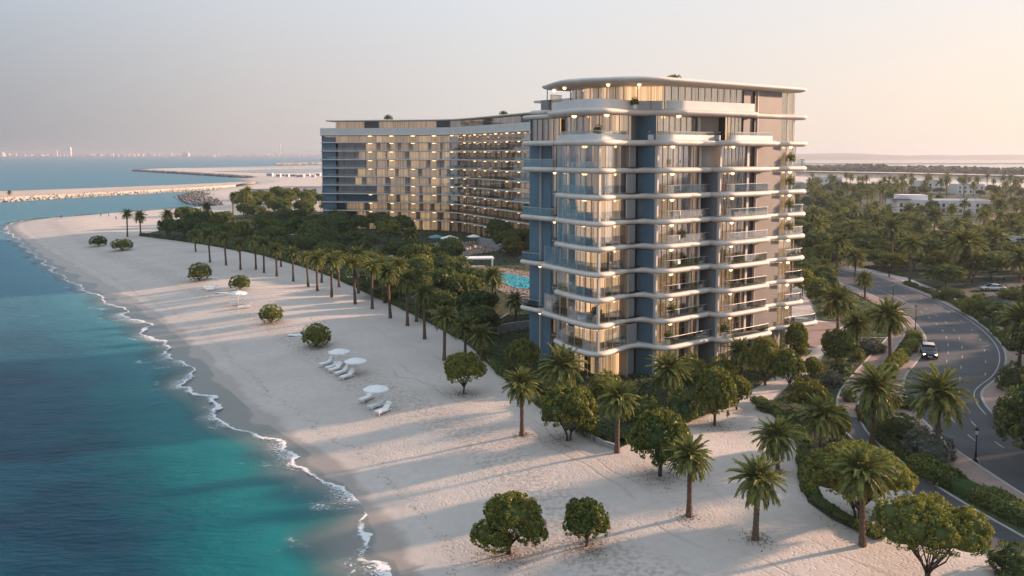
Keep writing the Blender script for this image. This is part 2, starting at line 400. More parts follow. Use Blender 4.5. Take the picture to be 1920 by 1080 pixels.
    tp_ = n.new('ShaderNodeBsdfTransparent'); ma = n.new('ShaderNodeMixShader'); l.new(al, ma.inputs[0]); l.new(tp_.outputs[0], ma.inputs[1]); l.new(ms.outputs[0], ma.inputs[2])
    l.new(ma.outputs[0], n['Material Output'].inputs[0])
    return m
M['sea'] = seamat()

# ------------------------------------------------------------------ ground and sea
SHORE = [(760, 1240), (712, 1120), (694, 1062), (655, 1000), (640, 958), (590, 893), (530, 843), (470, 803), (420, 755), (385, 722), (352, 672),
         (322, 640), (262, 592), (190, 546), (112, 504), (62, 470), (24, 440), (12, 427)]
LAGOON = [(18, 420), (60, 411), (150, 404), (260, 396), (330, 390), (420, 386), (440, 384), (400, 382), (350, 376), (334, 370), (350, 362), (390, 358)]
NORTH = [(420, 352), (470, 346), (487, 343), (470, 340), (430, 331), (330, 325), (250, 320.5), (250, 318.5), (330, 316), (420, 313.5), (520, 311.5), (600, 309.5), (800, 309),
         (1000, 312), (1250, 322), (1500, 333), (1700, 337), (1920, 346), (2300, 356), (2900, 380)]
LANDPX = SHORE + LAGOON + NORTH
land = PL(LANDPX, 0.0) + [(420, 120), (300, 20), (20, 20)]
land = np.array(land)
# round the shoreline a little
def chaikin(p, it=2):
    for _ in range(it):
        q = np.roll(p, -1, 0); p = np.stack([p * .75 + q * .25, p * .25 + q * .75], 1).reshape(-1, 2)
    return p
land = chaikin(land, 2)
def sdist(pts, poly):
    """signed distance, positive inside the polygon"""
    a = poly; b = np.roll(poly, -1, 0); out = np.empty(len(pts))
    for s in range(0, len(pts), 20000):
        p = pts[s:s + 20000][:, None, :]
        ab = (b - a)[None]; ap = p - a[None]
        t = np.clip((ap * ab).sum(2) / np.maximum((ab * ab).sum(2), 1e-9), 0, 1)
        d = np.sqrt(((ap - t[..., None] * ab) ** 2).sum(2)).min(1)
        ya, yb = a[None, :, 1], b[None, :, 1]; py = p[..., 1]; px = p[..., 0]
        cr = ((ya > py) != (yb > py)) & (px < (b[None, :, 0] - a[None, :, 0]) * (py - ya) / np.where(yb == ya, 1e-9, yb - ya) + a[None, :, 0])
        out[s:s + 20000] = np.where(cr.sum(1) % 2 == 1, d, -d)
    return out
def inpoly(x, y, poly):
    c = False; n = len(poly)
    for i in range(n):
        x0, y0 = poly[i]; x1, y1 = poly[i - 1]
        if (y0 > y) != (y1 > y) and x < (x1 - x0) * (y - y0) / (y1 - y0) + x0: c = not c
    return c
def axis(*segs):
    out = []
    for a, b, st in segs: out += list(np.arange(a, b, st))
    return np.array(out + [segs[-1][1]])
def grid(xs, ys):
    X, Y = np.meshgrid(xs, ys); nx, ny = len(xs), len(ys)
    i = np.arange((nx - 1) * (ny - 1)); r, c = i // (nx - 1), i % (nx - 1)
    a = r * nx + c
    return np.stack([X.ravel(), Y.ravel()], 1), np.stack([a, a + 1, a + nx + 1, a + nx], 1)
def wavy(p):
    x, y = p[:, 0], p[:, 1]
    return (np.sin(x * .21 + y * .13) * .9 + np.sin(y * .31 - x * .11 + 1.3) * .7 + np.sin(x * .53 + y * .47 + .5) * .45 + np.sin(y * .9 - x * .7) * .22)
xs = axis((-1500, -260, 14), (-260, 80, 1.5), (80, 900, 14)); ys = axis((30, 330, 1.5), (330, 620, 5), (620, 1800, 12))
g2, gf = grid(xs, ys)
sd = sdist(g2, land)
S = np.clip(sd / 30, 0, 1); S = S * S * (3 - 2 * S)
gz = np.where(sd > 0, -0.10 + 2.08 * np.clip(S * .75 + np.clip(sd / 14, 0, 1) * .25, 0, 1), np.maximum(-.10 + sd * .10, -4))
und = np.sin(g2[:, 0] * .17 + np.sin(g2[:, 1] * .11) * 1.4) * np.sin(g2[:, 1] * .23 + 1) * .09 + np.sin(g2[:, 0] * .61 + g2[:, 1] * .37) * np.sin(g2[:, 1] * .71) * .03
gz += np.where(sd > 6, und * np.clip((sd - 6) / 10, 0, 1), 0) - .05 * (sd > 10)
ground = mesh('ground', np.column_stack([g2, gz]), gf, M['sand'], True)
fattr(ground, 'shore', sd + wavy(g2) * .6)
tag(put('ground', ground), kind='structure')
def ground_z(x, y):
    s = float(sdist(np.array([[x, y]]), land)[0])
    if s <= 0: return -.1
    S = min(s / 30, 1); S = S * S * (3 - 2 * S)
    return -.10 + 2.08 * min(S * .75 + min(s / 14, 1) * .25, 1) - .05 * (s > 10)

xs = axis((-13000, -1500, 500), (-1500, -300, 25), (-300, 60, 1.6), (60, 1500, 30), (1500, 13000, 500))
ys = axis((25, 330, 1.6), (330, 800, 6), (800, 2500, 40), (2500, 13000, 500))
g2, gf = grid(xs, ys)
sdw = -sdist(g2, land)
sh = sdw + 1.2 + wavy(g2) * np.clip(1.3 - np.abs(sdw) / 40, 0, 1) * 1.15
wz = np.zeros(len(g2))
wz += np.exp(-((sh - 7.0) / 1.6) ** 2) * .16 * (np.abs(sdw) < 25)          # a low breaking ridge
seam = mesh('sea', np.column_stack([g2, wz]), gf, M['sea'], True)
fattr(seam, 'shore', np.clip(sh, -50, 400))
tag(put('sea', seam), kind='structure')

def sheet(name, px, z, mat, kind='structure', parent=None, thick=0, world=False):
    pts = px if world else PL(px, GZ)
    bm = bmesh.new(); vs = [bm.verts.new((x, y, z)) for x, y in pts]
    f = bm.faces.new(vs)
    if f.normal.z < 0: f.normal_flip()
    bm.normal_update()
    if f.normal.z < 0: bmesh.ops.reverse_faces(bm, faces=[f])
    if thick:
        r = bmesh.ops.extrude_face_region(bm, geom=[f]); 
        for q in r['geom']:
            if isinstance(q, bmesh.types.BMVert): q.co.z += 0
        for v in vs: v.co.z -= thick
    bmesh.ops.triangulate(bm, faces=bm.faces[:])
    me = bpy.data.meshes.new(name); bm.to_mesh(me); bm.free(); me.materials.append(mat)
    o = put(name, me, parent); tag(o, kind=kind); return o
def smooth_px(pts, it=2):
    p = np.array(pts, float)
    for _ in range(it):
        a, b = p[:-1], p[1:]
        q = np.stack([a * .75 + b * .25, a * .25 + b * .75], 1).reshape(-1, 2)
        p = np.vstack([p[:1], q, p[-1:]])
    return [tuple(k) for k in p]
def offset_path(pts, d):
    p = np.array(pts, float); t = np.gradient(p, axis=0); t /= np.linalg.norm(t, axis=1)[:, None]
    return [tuple(k) for k in p + np.column_stack([-t[:, 1], t[:, 0]]) * d]
def ribbon(name, path, d0, d1, z, mat, thick=0, kind='structure', parent=None):
    a = offset_path(path, d0); b = offset_path(path, d1)
    n = len(path); v = []; f = []
    for (x0, y0), (x1, y1) in zip(a, b):
        v += [(x0, y0, z), (x1, y1, z)]
        if thick: v += [(x0, y0, z - thick), (x1, y1, z - thick)]
    k = 4 if thick else 2
    for i in range(n - 1):
        q = i * k; r = q + k
        f.append((q, r, r + 1, q + 1))
        if thick: f += [(q + 2, r + 2, r, q), (q + 1, r + 1, r + 3, q + 3)]
    me = mesh(name, v, f, mat); o = put(name, me, parent)
    return tag(o, kind=kind) if kind else o
def resample(path, step):
    p = np.array(path, float); s = np.concatenate([[0], np.cumsum(np.linalg.norm(np.diff(p, axis=0), axis=1))])
    n = max(2, int(s[-1] / step) + 1); t = np.linspace(0, s[-1], n)
    return [tuple(k) for k in np.column_stack([np.interp(t, s, p[:, 0]), np.interp(t, s, p[:, 1])])]

# garden beds, road, paving ------------------------------------------------
tower_bed = [(868, 640), (905, 668), (950, 712), (1000, 752), (1060, 795), (1128, 834), (1160, 842), (1205, 818), (1290, 792), (1345, 770), (1385, 742), (1425, 722),
             (1462, 700), (1478, 655), (1470, 600), (1300, 560), (1000, 560)]
sheet('planting_bed', tower_bed, 2.03, M['soil'])
hotel_bed = [(262, 442), (360, 455), (480, 476), (560, 498), (620, 518), (700, 555), (800, 600), (868, 638), (1000, 558), (1180, 470), (1160, 418), (700, 398), (520, 396), (400, 408), (330, 424)]
sheet('planting_bed', hotel_bed, 2.026, M['soil'])
hedge_bed = [(1418, 752), (1450, 750), (1480, 722), (1525, 698), (1560, 642), (1600, 632), (1665, 634), (1620, 678), (1594, 707), (1573, 733), (1567, 751), (1572, 790), (1585, 815),
             (1627, 850), (1600, 862), (1545, 838), (1525, 852), (1515, 880), (1528, 922), (1568, 955), (1612, 980), (1655, 1006), (1645, 1014), (1560, 974), (1515, 942), (1499, 892), (1504, 838), (1478, 796)]
sheet('planting_bed', hedge_bed, 2.034, M['soil'])
grove_bed = [(1400, 470), (1440, 500), (1518, 505), (1600, 498), (1700, 520), (1765, 545), (1830, 578), (1880, 612), (1912, 655), (1920, 700), (1985, 700), (2200, 520), (2200, 366), (1920, 352), (1700, 345), (1515, 343), (1420, 345)]
sheet('planting_bed', grove_bed, 2.022, M['soil'])
lane_l = smooth_px([(1668, 628), (1620, 678), (1594, 707), (1573, 733), (1566, 755), (1572, 790), (1588, 818), (1630, 856), (1680, 908), (1760, 970), (1920, 1078), (2000, 1130)])
lane_r = smooth_px([(1704, 620), (1676, 662), (1642, 704), (1616, 742), (1610, 766), (1617, 797), (1640, 826), (1668, 850), (1712, 881), (1793, 936), (1920, 1008), (2060, 1085)])
sheet('footpath', lane_l[:22] + lane_r[:22][::-1], 2.044, M['paver'])
sheet('service_lane', lane_l[20:] + lane_r[20:][::-1], 2.048, M['asphalt'])
outer = smooth_px([(1480, 498), (1560, 505), (1620, 514), (1661, 525), (1703, 541), (1765, 567), (1817, 595), (1853, 621), (1877, 647), (1885, 668), (1883, 688), (1872, 708), (1845, 727), (1836, 740), (1842, 757), (1856, 775), (1885, 801), (1925, 824), (2000, 860)])
inner = smooth_px([(1470, 515), (1540, 522), (1600, 538), (1650, 560), (1690, 582), (1712, 601), (1728, 618), (1739, 636), (1738, 655), (1724, 676), (1703, 699), (1695, 720), (1699, 746), (1714, 770), (1748, 805), (1787, 841), (1828, 869), (1920, 930), (2000, 975)])
sheet('road', outer + inner[::-1], 2.05, M['asphalt'])
ow = resample(PL(outer), 1.0); iw = resample(PL(inner), 1.0)
bed3 = PL([(1704, 622), (1720, 640), (1716, 655), (1700, 668), (1674, 698), (1668, 720), (1674, 750), (1692, 785), (1735, 828), (1790, 872), (1850, 908), (1930, 958), (2040, 1020), (2055, 1080)]) + PL(lane_r[::-1])
sheet('planting_bed', bed3, 2.038, M['grass'], world=True)
ribbon('pavement', iw, -3.0, -.28, 2.15, M['paver'], .2)
ribbon('kerb', iw, -.28, 0, 2.17, M['kerb'], .25)
ribbon('pavement', ow, .28, 3.0, 2.15, M['paver'], .2)
ribbon('kerb', ow, 0, .28, 2.17, M['kerb'], .25)
lw = resample(PL(lane_l), 1.0); rw = resample(PL(lane_r), 1.0)
ribbon('kerb', lw, 0, .25, 2.14, M['kerb'], .2); ribbon('kerb', rw, -.25, 0, 2.14, M['kerb'], .2)
# painted markings
edge_line = ribbon('road_marking', ow[20:-14], -.75, -.6, 2.056, M['paint'])
mid = [tuple(k) for k in (np.array(resample(PL(outer), 1.0))[np.linspace(0, len(ow) - 1, 160).astype(int)] * .5 + np.array(iw)[np.linspace(0, len(iw) - 1, 160).astype(int)] * .5)]
mid = resample(smooth_px(mid[::8], 3), .5)
L1 = offset_path(mid, -1.6); L2 = offset_path(mid, .4); L3 = offset_path(mid, 3.4)
ribbon('road_marking', mid[12:110], -1.65, -1.53, 2.056, M['paint'])
for dd, st, ln in ((.3, 14, 5), (3.3, 16, 4), (-1.6, 12, 5)):
    for i in range(112 if dd < 0 else 60, len(mid) - 10, st):
        ribbon('road_marking', mid[i:i + ln], dd, dd + .13, 2.056, M['paint'])
sheet('parking_court', [(1812, 536), (1850, 530), (1990, 522), (1990, 592), (1905, 578), (1868, 560)], 2.046, M['asphalt'])
verge_bed = [(1532, 598), (1520, 560), (1545, 530), (1600, 545), (1648, 565), (1688, 586), (1706, 606), (1690, 622), (1660, 630), (1600, 630), (1578, 604)]
sheet('planting_bed', verge_bed, 2.036, M['grass'])
sheet('terrace', [(1480, 640), (1500, 606), (1575, 603), (1572, 622), (1530, 652)], 2.052, M['paver'])
for pp in ([(1606, 400), (1660, 400), (1700, 408), (1760, 418), (1762, 424), (1700, 418), (1640, 408)], [(1755, 424), (1800, 417), (1850, 424), (1860, 436), (1800, 438), (1750, 434)],
           [(1827, 400), (1930, 396), (1930, 415), (1860, 414)], [(1560, 460), (1600, 440), (1612, 446), (1580, 474)]):
    sheet('sandy_path', pp, 2.04, M['paver'])
sheet('garden_path', [(683, 478), (720, 464), (780, 455), (790, 460), (740, 470), (700, 484)], 2.042, M['paver'])
sheet('garden_path', [(560, 440), (640, 432), (690, 438), (690, 442), (600, 446)], 2.042, M['paver'])

# ------------------------------------------------------------------ building tools
_cube = {}
def cube(mat):
    if mat.name not in _cube: _cube[mat.name] = MB().box((0, 0, 0), (1, 1, 1)).mesh('block_' + mat.name, mat)
    return _cube[mat.name]
def wallseg(name, a, b, z0, z1, th, mat, parent):
    a = Vector(a[:2]); b = Vector(b[:2]); d = b - a
    c = (a + b) / 2
    return put(name, cube(mat), parent, (c.x, c.y, (z0 + z1) / 2), (0, 0, math.atan2(d.y, d.x)), (d.length, th, z1 - z0))
_pleat = {}
def curtain(a, b, z0, z1, mat, parent, name='curtain'):
    a = Vector(a[:2]); b = Vector(b[:2]); d = b - a; L = d.length
    k = (mat.name, max(1, round(L * 2)))
    if k not in _pleat:
        n = max(5, int(L * 9)); v = []; ph = random.random() * 6
        for i in range(n + 1):
            x = i / n - .5; y = .09 * math.sin(i * 2.15 + ph) + .04 * math.sin(i * .8 + ph)
            v += [(x, y, -.5), (x, y, .5)]
        _pleat[k] = mesh('pleats_' + mat.name, v, [(2 * i, 2 * i + 2, 2 * i + 3, 2 * i + 1) for i in range(n)], mat)
    c = (a + b) / 2
    return put(name, _pleat[k], parent, (c.x, c.y, (z0 + z1) / 2), (0, 0, math.atan2(d.y, d.x)), (L, 1, z1 - z0))
def round_poly(pts, segs=7, closed=True):
    out = []; n = len(pts)
    for i in range(n):
        p = Vector(pts[i][:2]); r = pts[i][2] if len(pts[i]) > 2 else 0
        if r <= 0 or (not closed and i in (0, n - 1)): out.append(p); continue
        a = Vector(pts[i - 1][:2]); b = Vector(pts[(i + 1) % n][:2])
        da = (a - p); db = (b - p); la, lb = da.length, db.length; da.normalize(); db.normalize()
        ang = da.angle(db); t = min(r / math.tan(ang / 2), la * .49, lb * .49)
        p0 = p + da * t; p1 = p + db * t
        for k in range(segs + 1):
            s = k / segs; out.append(p0 * (1 - s) ** 2 + p * 2 * s * (1 - s) + p1 * s * s)
    res = [out[0]]
    for q in out[1:]:
        if (q - res[-1]).length > .02: res.append(q)
    return [tuple(q) for q in res]
def inset(poly, d, closed=True):
    """poly counter-clockwise; positive d moves inwards"""
    n = len(poly); out = []
    for i in range(n):
        a = Vector(poly[i - 1]) if (closed or i) else Vector(poly[0]); p = Vector(poly[i]); b = Vector(poly[(i + 1) % n]) if (closed or i < n - 1) else p
        e0 = (p - a); e1 = (b - p)
        if e0.length < 1e-6: e0 = e1
        if e1.length < 1e-6: e1 = e0
        e0.normalize(); e1.normalize()
        n0 = Vector((-e0.y, e0.x)); n1 = Vector((-e1.y, e1.x)); m = n0 + n1
        if m.length < 1e-6: m = n0
        m.normalize(); k = min(1.6, 1 / max(.35, m.dot(n0)))
        q = p + m * d * k; out.append((q.x, q.y))
    return out
SLABPROF = [(1.2, -.36), (.5, -.36), (.16, -.30), (0, -.10), (.02, .06), (.14, .2), (.4, .25), (1.4, .25)]
def slab(name, poly, z, mat, parent, prof=SLABPROF, sc=1.0):
    v = []; f = []; n = len(poly); k = len(prof)
    for d, h in prof:
        for x, y in inset(poly, d * sc): v.append((x, y, z + h * sc))
    for j in range(k - 1):
        for i in range(n): f.append((j * n + i, j * n + (i + 1) % n, (j + 1) * n + (i + 1) % n, (j + 1) * n + i))
    f.append(tuple(range(n - 1, -1, -1))); f.append(tuple((k - 1) * n + i for i in range(n)))
    me = mesh(name, v, f, mat, True)
    for p in me.polygons:
        if len(p.vertices) > 4: p.use_smooth = False
    return put(name, me, parent)
def nearest(poly, q): return min(range(len(poly)), key=lambda i: (poly[i][0] - q[0]) ** 2 + (poly[i][1] - q[1]) ** 2)
def sub(poly, a, b):
    i, j = nearest(poly, a), nearest(poly, b)
    return [poly[k % len(poly)] for k in range(i, (j if j >= i else j + len(poly)) + 1)]
def ribbonwall(name, path, z0, z1, th, mat, parent):
    b = inset(path, th, False); v = []; f = []; n = len(path)
    for (x, y), (x1, y1) in zip(path, b): v += [(x, y, z0), (x, y, z1), (x1, y1, z1), (x1, y1, z0)]
    for i in range(n - 1):
        q = 4 * i; r = q + 4
        f += [(q, r, r + 1, q + 1), (q + 1, r + 1, r + 2, q + 2), (q + 2, r + 2, r + 3, q + 3), (q + 3, r + 3, r, q)]
    f += [(0, 1, 2, 3), (4 * n - 1, 4 * n - 2, 4 * n - 3, 4 * n - 4)]
    return put(name, mesh(name, v, f, mat), parent)
def railing(path, z, parent, h=1.05, name='balustrade'):
    o = ribbonwall(name, path, z, z + h, .025, M['rail'], parent)
    MB().tube([(x, y, z + h + .02) for x, y in path], .035, 5).put('handrail', M['metal'], o)
    return o
_lampm = {}
def lamp(x, y, z, r, mat, parent, lx=1.0, rz=0):
    k = mat.name
    if k not in _lampm: _lampm[k] = MB().lathe([(.3, -.75), (.8, -.45), (1, -.1), (1, .08)], n=10).mesh('lamp_disc_' + k, mat)
    return put('ceiling_lamp', _lampm[k], parent, (x, y, z), (0, 0, rz), (r * lx, r, .34))

# ------------------------------------------------------------------ the tower
TO = np.array([10.9, 108.5]); TU = np.array([.8, .6]); TV = np.array([-.6, .8])
def T(u, v):
    u = u if u < 19.5 else 19.5 + (u - 19.5) * .82
    a = TO + u * TU + v * TV; return (float(a[0]), float(a[1]))
def TP(pts): return [T(*q[:2]) + tuple(q[2:]) for q in pts]
ZS = [6.15, 9.65, 13.05, 16.4, 19.7, 23.0, 26.4, 29.85, 33.5, 37.5]
ROOFZ = 41.15
tower = empty('apartment_tower', T(20, 5) + (GZ,), 0, 'tall curved apartment tower with white wavy balconies and overhanging roof, beside the beach', 'building')
def outline(k):
    lt = 12.6 if k in (2, 4) else 9.6                        # left tip of the seaward balcony
    e = {9: .7}.get(k, 0) + (.5 if k == 1 else 0)
    if k == 10:
        p = [(3.2, 10.8, .4), (1.0, 12.0, 1.2), (-1.4, 4, 3), (-.9, -1.3, 5.5), (7.8, .0, 3), (11.2, -3.9, 3), (27.6, -5.0, 1.0), (28.4, -3.0, .4), (28.5, 8, .3), (20, 16, .3), (3.2, 16, .3)]
    else:
        p = [(3.2, lt + .2, .3), (.7, lt + .3, 1.1), (-.3 - e, 5, 3), (-.5 - e, -.7 - e, 5), (8.4, 1.4 - e, 1.8), (9.1 - e * .3, -3.0 - e, 2.6), (19.6 + e, -2.6 - e, 1.1), (19.4, 1.4, .5), (18.8, 1.8, .3),
             (18.9, -5.0 - e, 2.4), (31.4 + e, -5.0 - e, 1.3), (31.8, -3.68, .3), (35.6, -3.66, .4), (37, -4.4, 1.2), (43.4, -4.7, 2.0), (43.4, 8, 2), (41.4, 9, .5), (41.4, 16, .3), (3.2, 16, .3)]
        if k == 1:
            p[14] = (47.6, -5.2, 2.2); p[15] = (47.0, 3, 2.5)
    return round_poly(TP(p))
def panes_along(path, n, z0, z1, mat, th=.03, mull=True, mm=None, name='window_pane'):
    rs = resample(path, 1e9)
    p = np.array(path, float); s = np.concatenate([[0], np.cumsum(np.linalg.norm(np.diff(p, axis=0), axis=1))])
    t = np.linspace(0, s[-1], n + 1); q = np.column_stack([np.interp(t, s, p[:, 0]), np.interp(t, s, p[:, 1])])
    for i in range(n):
        a, b = q[i], q[i + 1]; d = (b - a) / np.linalg.norm(b - a) * .03
        wallseg(name, a + d, b - d, z0, z1, th, mat, tower)
    if mull:
        for i in range(n + 1): put('mullion', cube(mm or M['frame']), tower, (q[i][0], q[i][1], (z0 + z1) / 2), (0, 0, R(37)), (.07, .07, z1 - z0))
    return q
def fins(pt, z0, z1, w=.32, d=.5, mat='fin'):
    put('fin', cube(M[mat]), tower, (pt[0], pt[1], (z0 + z1) / 2), (0, 0, R(36.87)), (w, d, z1 - z0))
lampspots = []
for k in range(1, 11):
    z = ZS[k - 1]; poly = outline(k)
    slab('floor_slab', poly, z, M['slab'], tower, sc=1.28)
OUT = {k: outline(k) for k in range(1, 11)}
for k in range(0, 9):                                            # storey k stands on slab k (0 = ground)
    z0 = (ZS[k - 1] + .34) if k else GZ; z1 = ZS[k] - .50
    po = OUT[k] if k else OUT[2]
    rnd = random.Random(40 + k)
    # glazed corner loggia towards the sea
    gl = sub(inset(po, .42), T(.9, 9.0), T(5.9, .0))
    if k == 0: gl = inset(gl, 1.2, False)
    panes_along(gl, 9, z0, z1, M['loggia'], mull=True, mm=M['metal'], name='loggia_pane')
    mid_i = nearest(gl, T(.3, .2)); fins(gl[mid_i], z0, z1, .34, .34, 'metal')
    fins(T(1.6, 9.3), z0, z1, .5, .45, 'blue')
    # inner curtain wall of the loggia
    inn = TP([(4.2, 9.2), (3.6, 5.2), (4.6, 3.0), (6.4, 2.4)])
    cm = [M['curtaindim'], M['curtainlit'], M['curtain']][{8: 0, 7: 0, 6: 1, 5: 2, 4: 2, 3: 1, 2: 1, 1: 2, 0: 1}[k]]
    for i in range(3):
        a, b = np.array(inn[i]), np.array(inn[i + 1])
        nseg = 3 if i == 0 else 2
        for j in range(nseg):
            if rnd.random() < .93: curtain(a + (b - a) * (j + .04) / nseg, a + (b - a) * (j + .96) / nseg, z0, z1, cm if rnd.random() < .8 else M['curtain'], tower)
    wallseg('room_wall', T(7.2, 9.6), T(7.2, 2.6), z0, z1, .2, M['core'], tower)
    # grey panels at the inner end of the loggia and blue return wall
    g2_ = sub(inset(po, .5), T(6.0, .2), T(8.5, 1.9)); g2_ = resample(g2_, 1.3)
    for a, b in zip(g2_[:-1], g2_[1:]): wallseg('wall_panel', a, b, z0, z1, .14, M['panelgrey'], tower)
    if rnd.random() < .9: wallseg('room_wall', T(6.3, .7), T(6.4, 2.6), z0, z1, .12, M['core'], tower)
    wallseg('wall_panel', T(9.0, 2.4), T(9.25, -1.15), z0, z1, .25, M['blue'], tower)
    wallseg('wall_joint', T(8.86, 2.1), T(8.9, 1.75), z0, z1, .1, M['dark'], tower)
    fins(T(9.3, -1.35), z0, z1)
    # second bay: recessed glazing with curtains behind a balcony
    def bay(u0, u1, v, n, darks, lit):
        q = panes_along([T(u0, v), T(u1, v)], n, z0, z1, M['glass'])
        for i in range(n):
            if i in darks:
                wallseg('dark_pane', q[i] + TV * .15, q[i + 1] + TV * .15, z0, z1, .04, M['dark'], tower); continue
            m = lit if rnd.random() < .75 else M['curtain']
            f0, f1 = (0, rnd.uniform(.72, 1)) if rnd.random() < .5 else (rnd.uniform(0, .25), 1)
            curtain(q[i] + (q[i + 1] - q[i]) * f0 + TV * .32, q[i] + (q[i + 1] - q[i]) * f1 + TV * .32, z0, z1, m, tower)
        wallseg('room_wall', T(u0, v + 1.2), T(u1, v + 1.2), z0, z1, .15, M['core'], tower)
    bay(9.5, 17.6, -1.25, 8, (5,), M['curtainlit'] if k in (0, 1, 2, 3, 5, 6) else M['curtain'])
    fins(T(16.0, -1.3), z0, z1, .3, .3); fins(T(17.8, -1.2), z0, z1, .4, .5)
    wallseg('wall_panel', T(18.0, -1.0), T(18.0, 3.5), z0, z1, .2, M['taupe'], tower)
    wallseg('wall_panel', T(18.1, 3.4), T(19.4, 3.4), z0, z1, .2, M['core'] if k == 8 else M['greywall'], tower)
    if k == 8: wallseg('wall_panel', T(17.8, -.6), T(19.4, -2.6), z0, z1, .12, M['core'], tower)
    else: wallseg('wall_panel', T(19.5, 3.3), T(19.45, -3.2), z0, z1, .25, M['greywall'], tower)
    fins(T(19.55, -3.4), z0, z1, .3, .4)
    bay(19.8, 26.6, -3.3, 7, (5,), M['curtainlit'] if k in (1, 2, 3, 5) else M['curtain'])
    fins(T(26.9, -3.3), z0, z1, .45, .4)
    wallseg('dark_pane', T(27.15, -3.0), T(29.1, -3.0), z0, z1, .1, M['dark'], tower)
    wallseg('wall_panel', T(29.15, -3.38), T(36.0, -3.38), z0, z1, .2, M['taupe'], tower)
    fins(T(29.2, -3.35), z0, z1, .12, .4)
    if k != 0:
        q = panes_along([T(36.15, -3.3), T(41.3, -3.3), T(41.3, 6)], 9, z0, z1, M['glass'], mm=M['fin'])
        for i in range(3): curtain(q[i] + TV * .4, q[i + 1] + TV * .4, z0, z1, M['curtainlit'], tower)
        for i in range(5, 9): curtain(q[i] - TU * .5, q[i + 1] - TU * .5, z0, z1, M['curtain'], tower)
        wallseg('room_wall', T(37, -.5), T(38.6, 6), z0, z1, .15, M['core'], tower)
        lampspots.append((T(38.2, -3.9), z1 - .02, .26, 1.9))
    else:
        wallseg('wall_panel', T(36.0, -3.3), T(41, -1.0), z0, z1, .2, M['taupe'], tower)
        wallseg('wall_panel', T(41.0, -1.0), T(41, 8), z0, z1, .2, M['taupe'], tower)
    # back of the building
    if k == 0:
        zb0, zb1 = GZ, 41
        wallseg('rear_wall', T(41.2, 6), T(41.2, 40), zb0, zb1, .3, M['taupe'], tower)
        wallseg('rear_wall', T(24, 40), T(41.2, 40), zb0, zb1, .3, M['taupe'], tower)
        wallseg('rear_wall', T(24, 16.4), T(24, 40), zb0, zb1, .3, M['taupe'], tower)
        wallseg('rear_wall', T(3.3, 15.4), T(24, 16.2), zb0, 37.2, .3, M['taupe'], tower)
        put('rear_roof', cube(M['slab']), tower, T(32.6, 28) + (41.2,), (0, 0, R(36.87)), (17.6, 24.6, .4))
    # lamps under the slab above
    lampspots.append((T(2.2, 5.0), z1 - .02, .30, 2.2)); lampspots.append((T(4.3, 1.3), z1 - .02, .2, 1.2))
    lampspots.append((T(11.6, -2.0), z1 - .02, .26, 2.0)); lampspots.append((T(22.0, -4.0), z1 - .02, .26, 1.8))
    lampspots.append((T(13.6, -.4), z1 - .02, .2, 1)); lampspots.append((T(23.6, -2.5), z1 - .02, .2, 1))
    # balustrades
    if k and k < 8 :
        railing(sub(inset(po, .34), T(9.35, -2.9), T(19.1, -2.3)), z0, tower)
        railing(sub(inset(po, .34), T(19.4, -4.6), T(30.8, -4.7)), z0, tower)
        railing(sub(inset(po, .34), T(37, -4.2), T(43.2, 3)), z0, tower)
        railing(sub(inset(po, .9), T(1.2, 9.0), T(5.2, .1)), z0, tower)
    elif k == 8:
        railing(sub(inset(po, .34), T(37, -4.2), T(43.2, 3)), z0, tower)
# top storeys: solid white parapets on slabs nine and ten
for k, segs in ((9, ((T(.6, 9.4), T(5.6, -.6)), (T(8.7, -.4), T(19.9, -2.9)), (T(20.2, -5.0), T(30.6, -4.8)))), (10, ((T(.6, 11.6), T(27.2, -4.8)),))):
    po = OUT[k]
    for a, b in segs:
        ribbonwall('parapet', sub(inset(po, .62), a, b), ZS[k - 1] + .33, ZS[k - 1] + (1.45 if k == 10 else 1.0), .2, M['parapet'], tower)
        if k == 9: railing(sub(inset(po, .75), a, b), ZS[k - 1] + 1.0, tower, .4)
# slab ten as a band round the right-hand end
band = round_poly(TP([(28.0, -3.7, .4), (36, -3.75, .3), (43.4, -4.6, 1.8), (43.4, 6, 2), (41, 8, .4), (28, 8, .3)]))
slab('floor_slab', band, ZS[9] - .05, M['slab'], tower, sc=1.2)
z0, z1 = ZS[8] + .34, ZS[9] - .50                                  # ninth storey
q = panes_along(TP([(3.0, 10), (2.2, 4), (3.6, 1.2), (6.2, .9)]), 8, z0, z1, M['glass'])
for i in range(8): curtain(q[i] + TU * .5, q[i + 1] + TU * .5, z0, z1, M['curtaindim'] if i % 3 else M['curtain'], tower)
wallseg('dark_pane', T(6.3, 1.0), T(8.7, 2.2), z0, z1, .15, M['panelgrey'], tower)
wallseg('wall_panel', T(9.0, 2.4), T(9.25, -1.15), z0, z1, .12, M['blue'], tower)
q = panes_along([T(9.4, -1.25), T(16.2, -1.25)], 6, z0, z1, M['glass'])
for i in range(6): curtain(q[i] + TV * .3, q[i + 1] + TV * .3, z0, z1, M['curtain'], tower)
wallseg('dark_pane', T(16.2, -1.1), T(17.2, -1.1), z0, z1, .1, M['dark'], tower); fins(T(17.5, -1.2), z0, z1, .5, .4)
wallseg('wall_panel', T(17.8, -.3), T(22.6, -2.3), z0, z1, .2, M['core'], tower)
wallseg('dark_pane', T(21.0, -3.2), T(21.4, -1.5), z0, z1, .1, M['dark'], tower)
q = panes_along([T(21.4, -3.3), T(25.4, -3.3)], 4, z0, z1, M['glass'])
for i in range(4): curtain(q[i] + TV * .3, q[i + 1] + TV * .3, z0, z1, M['curtain'], tower)
